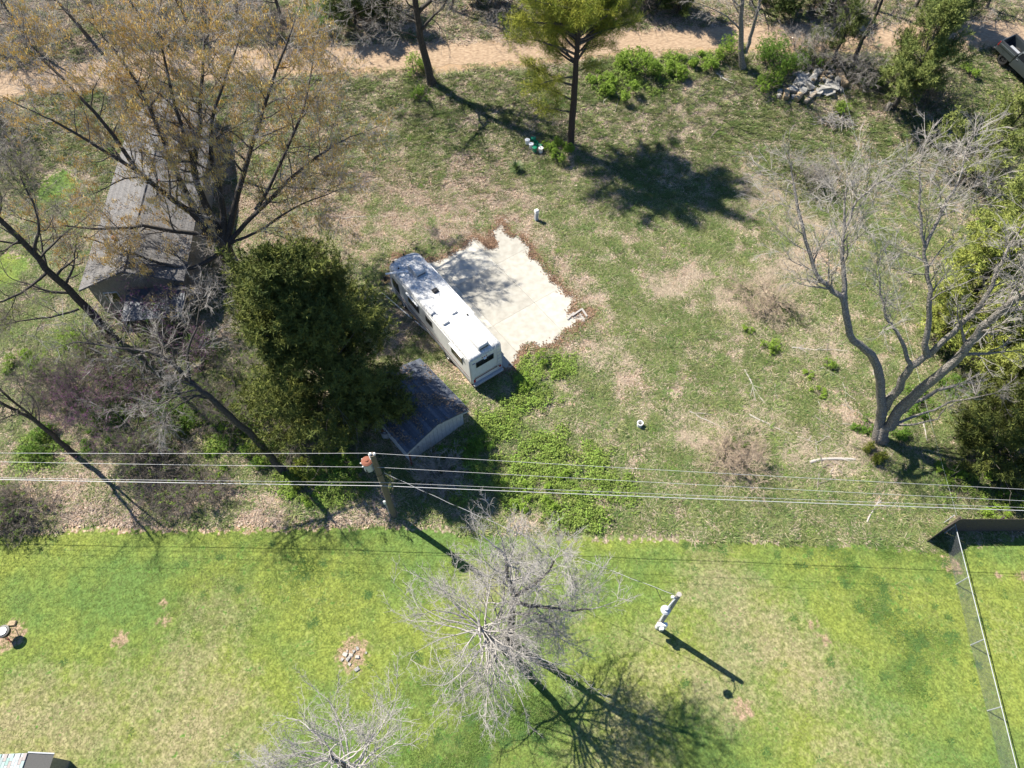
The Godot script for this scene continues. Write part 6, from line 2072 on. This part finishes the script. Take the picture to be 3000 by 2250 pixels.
func stick(called: String, label: String, cat: String, pts: Array, r0: float, r1: float, mat: Material, forks := 2, group := "") -> void:
	rng.seed = int(pts[0][0] * 7 + pts[0][1])
	var base := at(pts[0][0], pts[0][1])
	var line := []
	for p in pts:
		line.append(at(p[0], p[1], p[2] if p.size() > 2 else 0.06) - base)
	var sm := smooth_line(line, 0.02, 3)
	var mb := MB.new()
	mb.tube(sm, taper(sm.size(), r0, r1), 7, true)
	for k in forks:
		var i := 1 + rng.randi() % (sm.size() - 2)
		var ax := (sm[i + 1] - sm[i]).normalized()
		var e := wander(sm[i], ax + Vector3(rng.randfn(), 0.1, rng.randfn()) * 0.8, rng.randf_range(0.5, 1.3), 3, 0.12, 0.0)
		mb.tube(e, taper(4, r0 * 0.5, 0.008), 5)
	single(called, mb, mat, label, cat, base, 0.0, group)

func build_small() -> void:
	# buckets by the pine
	var bk := [["white bucket at the far left of the bucket group", 1545, 422, "white_plastic", 0], ["green bucket lying on its side behind the white buckets", 1560, 412, "green_plastic", 1], ["white bucket in the middle of the bucket group", 1556, 434, "white_plastic", 0], ["open green bucket behind the lidded green bucket", 1569, 428, "green_plastic", 2], ["green bucket with a lid in front of the bucket group", 1566, 444, "green_plastic", 0], ["green bucket tipped over at the right of the bucket group", 1579, 432, "green_plastic", 1], ["white bucket with a dark hole in its lid", 1584, 446, "white_plastic", 3]]
	for q in bk:
		var mode: int = q[4]
		var b := at(q[1], q[2])
		var o := thing("bucket", q[0], "bucket", b, q[1] * 0.3, "buckets by the pine")
		var mb := MB.new()
		var prof := [Vector2(0.0, 0.01), Vector2(0.155, 0.0), Vector2(0.175, 0.36), Vector2(0.185, 0.36), Vector2(0.185, 0.39), Vector2(0.172, 0.39), Vector2(0.168, 0.36), Vector2(0.15, 0.02), Vector2(0.0, 0.02)]
		var t := Transform3D(Basis().scaled(Vector3(1.08, 1.08, 1.08)), Vector3.ZERO)
		if mode == 1:
			t = Transform3D(Basis(Vector3(0, 0, 1), PI * 0.5).scaled(Vector3(1.08, 1.08, 1.08)), Vector3(0.15, 0.19, 0))
		mb.lathe(prof, 20, t)
		var body := part(o, "body", mb, M[q[3]])
		if mode == 0 or mode == 3:
			var lm := MB.new()
			lm.lathe([Vector2(0.195, 0.375), Vector2(0.195, 0.4), Vector2(0.165, 0.41), Vector2(0.16, 0.4), Vector2(0.0, 0.4)], 20, t)
			part(o, "lid", lm, M[q[3]])
			if mode == 3:
				var hm := MB.new()
				hm.lathe([Vector2(0.06, 0.401), Vector2(0.055, 0.407), Vector2(0.0, 0.407)], 12, t)
				part(o, "lid_hole", hm, M.black)
		var hn := MB.new()
		var hp := PackedVector3Array()
		for k in 9:
			var an := PI * k / 8.0
			hp.append(t * Vector3(cos(an) * 0.185, 0.33 - sin(an) * 0.1, sin(an) * 0.19))
		hn.tube(hp, taper(9, 0.006, 0.006), 5)
		part(o, "handle", hn, M.steel)
	# pedestal
	var pd := at(1571, 646)
	var pe := thing("utility_pedestal", "grey utility pedestal standing in the leaf litter above the pad", "utility box", pd, 0.5)
	var m1 := MB.new()
	loft(m1, [ring_box(0, 0, 0.13, 0.12, 0.02, -0.05), ring_box(0, 0, 0.13, 0.12, 0.02, 0.85)])
	part(pe, "post", m1, M.galv)
	var m2 := MB.new()
	loft(m2, [ring_box(0, 0, 0.15, 0.14, 0.02, 0.8), ring_box(0, 0, 0.15, 0.14, 0.02, 1.02), ring_box(0, -0.01, 0.13, 0.11, 0.03, 1.07)])
	part(pe, "cap", m2, M.white)
	# boards on the pad corner
	var bd := [[1695, 925, 1.0, 0.5], [1705, 930, 0.75, 1.9], [1672, 925, 0.8, 0.9], [1712, 915, 0.8, 2.0], [1690, 915, 0.9, 0.7]]
	var bl := ["grey board lying across the others on the pad corner", "short grey board nearest the leaves on the pad corner", "leftmost grey board on the pad corner", "rightmost grey board on the pad corner", "grey board farthest back on the pad corner"]
	for i in bd.size():
		var p := at(bd[i][0], bd[i][1], 0.075 + i * 0.024)
		var mb := MB.new()
		mb.box(Vector3.ZERO, Vector3(bd[i][2], 0.02, 0.14), 0.004)
		single("board", mb, M.weather_wood, bl[i], "board", p, bd[i][3], "loose boards on the pad corner")
	# white pipes beside the motorhome
	for q in [[1118, 856, 1206, 932, "long white pipe on the ground left of the motorhome"], [1216, 940, 1262, 979, "short white pipe on the ground left of the motorhome"]]:
		var a := at(q[0], q[1], 0.07)
		var b := at(q[2], q[3], 0.07)
		var mb := MB.new()
		mb.rod(Vector3.ZERO, b - a, 0.045, 9)
		single("pipe", mb, M.white_plastic, q[4], "pipe", a)
	# well pipe in the weeds
	var wl := at(1873, 1248)
	var wp := thing("well_pipe", "short white open pipe standing in the weeds", "pipe", wl)
	var w1 := MB.new()
	w1.lathe([Vector2(0.17, -0.05), Vector2(0.17, 0.34), Vector2(0.2, 0.35), Vector2(0.2, 0.4), Vector2(0.15, 0.4), Vector2(0.14, 0.05), Vector2(0, 0.05)], 18)
	part(wp, "casing", w1, M.white_plastic)
	var w2 := MB.new()
	w2.lathe([Vector2(0.135, 0.06), Vector2(0.0, 0.07)], 14)
	part(wp, "opening", w2, M.rust)
	# tyres in the thicket
	for q in [[378, 1318, 0.0, "old black tyre lying in the thicket below the redbuds"], [425, 1278, 0.25, "second black tyre half hidden under the thicket"]]:
		var t := at(q[0], q[1])
		var o := thing("tyre", q[3], "tyre", t, 0.0, "old tyres")
		var mb := MB.new()
		var tt := Transform3D(Basis(Vector3.RIGHT, q[2]), Vector3(0, 0.12, 0))
		mb.lathe([Vector2(0.2, -0.1), Vector2(0.32, -0.11), Vector2(0.38, -0.08), Vector2(0.38, 0.08), Vector2(0.32, 0.11), Vector2(0.2, 0.1), Vector2(0.19, 0.07), Vector2(0.3, 0.05), Vector2(0.3, -0.05), Vector2(0.19, -0.07)], 26, tt)
		part(o, "tread", mb, M.rubber)
	# pans left of the shed
	var pan := at(1107, 1260, 0.05)
	var mp := MB.new()
	mp.lathe([Vector2(0.0, 0.07), Vector2(0.03, 0.01), Vector2(0.1, 0.0), Vector2(0.2, 0.09), Vector2(0.215, 0.09), Vector2(0.11, -0.02), Vector2(0.0, -0.02)], 22)
	single("pan", mp, M.pot, "round white pan on the ground left of the shed", "pan", pan)
	var drum := thing("burn_barrel", "rusty open barrel of scrap beside the shed eave", "barrel", at(1132, 1276))
	var dm := MB.new()
	dm.lathe([Vector2(0.0, 0.0), Vector2(0.29, 0.0), Vector2(0.29, 0.28), Vector2(0.3, 0.3), Vector2(0.29, 0.32), Vector2(0.29, 0.6), Vector2(0.3, 0.62), Vector2(0.28, 0.62), Vector2(0.27, 0.05), Vector2(0.0, 0.05)], 22)
	part(drum, "shell", dm, M.pot)
	for k in 4:
		var sc := rock(Vector3(0.22, 0.12, 0.16), 40 + k)
		var so := part(drum, "scrap", sc, M.galv if k % 2 else M.rust)
		so.position = Vector3(cos(k * 1.7) * 0.12, 0.5 + k * 0.02, sin(k * 1.7) * 0.12)
	# the planter-like pump at the left edge
	var pu := at(36, 1862)
	var kt := thing("kettle_grill", "black round kettle grill with a pale lid at the left edge of the lawn", "grill", pu)
	var k1 := MB.new()
	k1.lathe([Vector2(0.0, 0.4), Vector2(0.18, 0.45), Vector2(0.29, 0.6), Vector2(0.31, 0.78), Vector2(0.33, 0.8), Vector2(0.33, 0.84), Vector2(0.24, 0.86), Vector2(0.22, 0.83), Vector2(0.0, 0.82)], 24)
	part(kt, "bowl", k1, M.black)
	var k2 := MB.new()
	k2.lathe([Vector2(0.215, 0.845), Vector2(0.2, 0.88), Vector2(0.0, 0.9)], 22)
	part(kt, "lid", k2, M.pot)
	for k in 3:
		var an := TAU * k / 3.0 + 0.6
		var lg := MB.new()
		lg.rod(Vector3(cos(an) * 0.2, 0.5, sin(an) * 0.2), Vector3(cos(an) * 0.36, -0.03, sin(an) * 0.36), 0.018, 6)
		part(kt, "leg", lg, M.steel)
	var st := rock(Vector3(0.4, 0.14, 0.28), 91, 0.12)
	single("stone", st, M.concrete_tan, "flat pale stone beside the kettle grill", "stone", at(36, 1826, 0.05))
	stick("iron_bar", "rusty iron bar on the lawn by the kettle grill", "bar", [[16, 1864, 0.1], [24, 1874, 0.08], [32, 1882, 0.06]], 0.03, 0.025, M.rust, 0)
	# rubble heap
	var rub := [[2322, 262, 0.9, 0.5], [2345, 238, 1.0, 0.4], [2338, 215, 0.8, 0.4], [2382, 232, 0.9, 0.5], [2370, 252, 0.9, 0.45], [2395, 212, 0.7, 0.5], [2415, 262, 1.1, 0.5], [2440, 250, 1.0, 0.45], [2400, 268, 0.8, 0.4], [2352, 265, 0.7, 0.4], [2360, 222, 0.6, 0.4], [2425, 240, 0.7, 0.4], [2328, 285, 0.6, 0.3], [2345, 272, 0.6, 0.3], [2285, 268, 0.4, 0.3], [2282, 280, 0.35, 0.25], [2462, 262, 0.5, 0.3], [2455, 235, 0.6, 0.4], [2380, 275, 0.6, 0.3], [2435, 272, 0.8, 0.4], [2342, 250, 0.6, 0.5]]
	for i in rub.size():
		var q: Array = rub[i]
		rng.seed = 500 + i
		var sy: float = q[3]
		var sz: float = q[2] * rng.randf_range(0.6, 0.95)
		var o := single("concrete_chunk", rock(Vector3(q[2], sy, sz), 300 + i, 0.2), M.concrete_grey, "broken grey concrete chunk in the roadside rubble heap", "rubble", at(q[0], q[1], sy * 0.35), i * 1.3, "chunks of the rubble heap")
		o.rotation.x = rng.randf_range(-0.35, 0.35)
		o.rotation.z = rng.randf_range(-0.3, 0.3)
	for i in 60:
		rng.seed = 700 + i
		var u := rng.randf_range(2380, 2440)
		var v := rng.randf_range(205, 235)
		var s := rng.randf_range(0.12, 0.3)
		single("brick_bit", rock(Vector3(s, s * 0.6, s * 0.7), 720 + i), M.concrete_tan if i % 2 else M.concrete_grey, "fist sized bit of brick or stone among the rubble", "rubble", at(u, v, rng.randf_range(0.1, 0.45)), i * 0.7, "small bits of the rubble heap")
	for q in [[2455, 205, 2478, 250, 0.26, "thick tan block standing at the right end of the rubble heap", "concrete_tan"], [2358, 300, 2392, 270, 0.17, "squared tan timber in front of the rubble heap", "old_wood"], [2305, 262, 2303, 288, 0.24, "tan post stub at the left end of the rubble heap", "concrete_tan"]]:
		var a := at(q[0], q[1], q[4])
		var b := at(q[2], q[3], q[4])
		var d := b - a
		var mb := MB.new()
		var bs := Basis.looking_at(d.normalized(), Vector3.UP)
		mb.box(Vector3.ZERO, Vector3(q[4] * 1.9, q[4] * 1.7, d.length()), 0.04, Transform3D(bs, Vector3.ZERO))
		single("timber_block", mb, M[q[6]], q[5], "block", (a + b) * 0.5)
	var lg := MB.new()
	var la := at(2332, 292, 0.24)
	var lb := at(2345, 276, 0.26)
	lg.tube(PackedVector3Array([Vector3.ZERO, (lb - la) * 0.7, lb - la]), PackedFloat32Array([0.25, 0.27, 0.26]), 14, true)
	single("sawn_log", lg, M.concrete_tan, "short thick pale log in front of the rubble heap", "log", la)
	# brush pile: nobody could count its sticks
	rng.seed = 33
	var bp := MB.new()
	var bc := at(2440, 352)
	for k in 150:
		var an := rng.randf() * TAU
		var p := Vector3(rng.randfn() * 0.8, rng.randf_range(0.02, 0.4), rng.randfn() * 0.4 + 0.1)
		p.y *= clampf(1.2 - absf(p.x) * 0.5, 0.1, 1.0)
		var e := wander(p, Vector3(cos(an), rng.randfn() * 0.15, sin(an) * 0.7), rng.randf_range(0.4, 1.3), 3, 0.15, 0.0)
		for j in e.size():
			e[j].y = maxf(e[j].y, 0.02)
		bp.tube(e, taper(4, rng.randf_range(0.012, 0.03), 0.008), 5)
	var bo := single("brush_pile", bp, M.twig_grey, "heap of grey sticks below the rubble heap", "brush pile", bc)
	bo.set_meta("kind", "stuff")
	# fallen branches on the lot
	var fb := [
		[[[2182, 1083], [2205, 1130], [2235, 1175], [2262, 1198]], 0.05, 0.02, 2, "curved pale fallen branch in the dry grass left of the dead tree"],
		[[[2195, 1214], [2250, 1242], [2310, 1268], [2370, 1290], [2405, 1308]], 0.055, 0.015, 3, "long pale fallen branch below the curved one"],
		[[[2020, 1205], [2070, 1232], [2120, 1252], [2175, 1275], [2262, 1272]], 0.04, 0.012, 4, "forked pale branch lying on the left of the sticks"],
		[[[2385, 1218], [2420, 1245], [2472, 1272]], 0.06, 0.03, 1, "brown broken branch left of the dead tree foot"],
		[[[2372, 1355], [2420, 1344], [2505, 1346]], 0.11, 0.08, 1, "thick pale log lying in front of the dead tree"],
		[[[2395, 1455], [2398, 1400], [2415, 1360]], 0.06, 0.015, 5, "forked dead branch standing up from the grass near the log"],
		[[[2455, 1375], [2500, 1410], [2540, 1452]], 0.05, 0.02, 2, "fallen branch pointing at the stick heap on the right"],
		[[[2125, 1378], [2170, 1360], [2225, 1310]], 0.045, 0.015, 2, "brown stick lying by the green shrub in the dry patch"],
		[[[2320, 1018], [2390, 1024], [2460, 1025]], 0.05, 0.012, 4, "pale forked branch left of the dead tree stems"],
		[[[2240, 1000], [2222, 1030], [2206, 1050]], 0.035, 0.015, 0, "brown stick right beside the round green shrub"],
		[[[2430, 955], [2425, 990], [2424, 1015]], 0.035, 0.012, 2, "upright forked stick right of the dry grass patch"],
		[[[2060, 960], [2110, 978], [2155, 982]], 0.03, 0.01, 1, "thin stick in the grass left of the green shrubs"],
		[[[1792, 250], [1780, 285], [1768, 300], [1790, 325]], 0.05, 0.02, 0, "left white forked stick beside the vine mounds"],
		[[[1797, 248], [1812, 290], [1800, 330]], 0.04, 0.015, 0, "right white curved stick beside the vine mounds"],
		[[[1000, 640], [1060, 634], [1150, 632]], 0.045, 0.015, 1, "pale branch lying on the leaves above the motorhome"],
		[[[2050, 285], [2062, 276], [2075, 266]], 0.05, 0.04, 0, "dark broken stick on the bare ground below the vines"],
		[[[2080, 405], [2095, 388], [2115, 370]], 0.05, 0.03, 1, "dark bark strip lying in the grass below the bare ground"],
		[[[2705, 1240], [2712, 1270], [2716, 1292]], 0.05, 0.03, 0, "pale stick right of the dead tree foot"],
		[[[2540, 1530], [2555, 1500], [2568, 1478], [2590, 1460]], 0.055, 0.02, 4, "pale branch on top of the stick heap below the wires"],
		[[[2500, 1480], [2540, 1500], [2600, 1530]], 0.04, 0.015, 3, "crossing stick of the heap below the wires"],
		[[[2100, 215], [2110, 222], [2125, 232]], 0.08, 0.05, 4, "pale root wad beside the double trunked tree"],
		[[[1700, 955], [1702, 978], [1715, 995]], 0.04, 0.012, 1, "dark curved branch lying on the pad edge"],
		[[[460, 1415], [500, 1380], [520, 1350]], 0.035, 0.012, 3, "thin branch on the litter under the wires"],
	]
	for q in fb:
		stick("fallen_branch", q[4], "branch", q[0], q[1], q[2], M.twig_dead if q[4].find("pale") >= 0 or q[4].find("white") >= 0 else M.twig_brown, q[3], "fallen branches on the lot")
	# thin sticks round the dead tree
	for k in 22:
		rng.seed = 3000 + k
		var u := 2480 + rng.randfn() * 150
		var v := 1270 + rng.randfn() * 100
		var an := rng.randf() * TAU
		var l := rng.randf_range(20, 60)
		stick("thin_stick", "thin grey stick scattered round the dead tree foot", "stick", [[u, v], [u + cos(an) * l * 0.5 + rng.randfn() * 4, v + sin(an) * l * 0.5], [u + cos(an) * l, v + sin(an) * l]], 0.025, 0.01, M.twig_dead, rng.randi() % 3, "thin sticks round the dead tree")
	# stump
	var sm := MB.new()
	var sp := at(2598, 322)
	sm.tube(PackedVector3Array([Vector3(0, -0.05, 0), Vector3(0.05, 0.35, -0.05), Vector3(0.12, 0.6, -0.1)]), PackedFloat32Array([0.26, 0.22, 0.21]), 12, true, 0.15)
	single("stump", sm, M.grey_bark, "grey stump beside the olive roadside cedar", "stump", sp)
	# a ring of pale stones in the lawn
	for i in 11:
		rng.seed = 1200 + i
		var u := 1020 + rng.randfn() * 22
		var v := 1915 + rng.randfn() * 24
		var s := rng.randf_range(0.1, 0.24)
		single("stone", rock(Vector3(s, s * 0.5, s * 0.8), 1230 + i), M.concrete_grey if i % 3 else M.concrete, "pale stone of the scatter on the bare lawn patch", "stone", at(u, v, s * 0.15), i, "stones on the bare lawn patch")
	# leaf heaps on the lawn by the right fence
	print("small ", Time.get_ticks_msec())

func _ready() -> void:
	bumps.seed = 3
	bumps.frequency = 0.09
	# camera
	var cam := Camera3D.new()
	cam.name = "camera"
	cam.position = Vector3(0, CAM_Y, 0)
	cam.rotation_degrees = Vector3(-PITCH, 0, 0)
	cam.fov = rad_to_deg(2.0 * atan(1125.0 / FOCAL))
	cam.near = 0.5
	cam.far = 1500.0
	add_child(cam)
	cam.current = true
	# sky
	var env := Environment.new()
	env.background_mode = Environment.BG_SKY
	var sk := ProceduralSkyMaterial.new()
	sk.sky_top_color = Color(0.33, 0.48, 0.7)
	sk.sky_horizon_color = Color(0.68, 0.77, 0.86)
	sk.sky_curve = 0.13
	sk.ground_bottom_color = Color(0.28, 0.26, 0.2)
	sk.ground_horizon_color = Color(0.6, 0.65, 0.66)
	sk.energy_multiplier = 0.55
	var sky := Sky.new()
	sky.sky_material = sk
	env.sky = sky
	env.tonemap_mode = Environment.TONE_MAPPER_LINEAR
	env.tonemap_exposure = 2.4
	env.sdfgi_enabled = true
	env.ssao_enabled = true
	env.ssil_enabled = true
	var we := WorldEnvironment.new()
	we.name = "environment"
	we.environment = env
	add_child(we)
	# sun, from the upper left of the photograph, 50 degrees high
	var sun := DirectionalLight3D.new()
	sun.name = "sun"
	var el := deg_to_rad(50.5)
	var hd := Vector2(0.83, 0.56).normalized()
	var trav := Vector3(hd.x * cos(el), -sin(el), hd.y * cos(el))
	sun.basis = Basis.looking_at(trav, Vector3.UP)
	sun.light_energy = 1.55
	sun.light_color = Color(1.0, 0.975, 0.925)
	sun.light_angular_distance = 0.53
	sun.shadow_enabled = true
	add_child(sun)

	make_materials()
	make_shared()
	make_fields()
	build_ground()
	print("ground ", Time.get_ticks_msec())
	build_motorhome()
	build_pad()
	build_sheds()
	build_poles()
	build_fences()
	build_truck()
	build_trees()
	build_shrubs()
	build_small()
	scatter()
	print("done ", Time.get_ticks_msec())
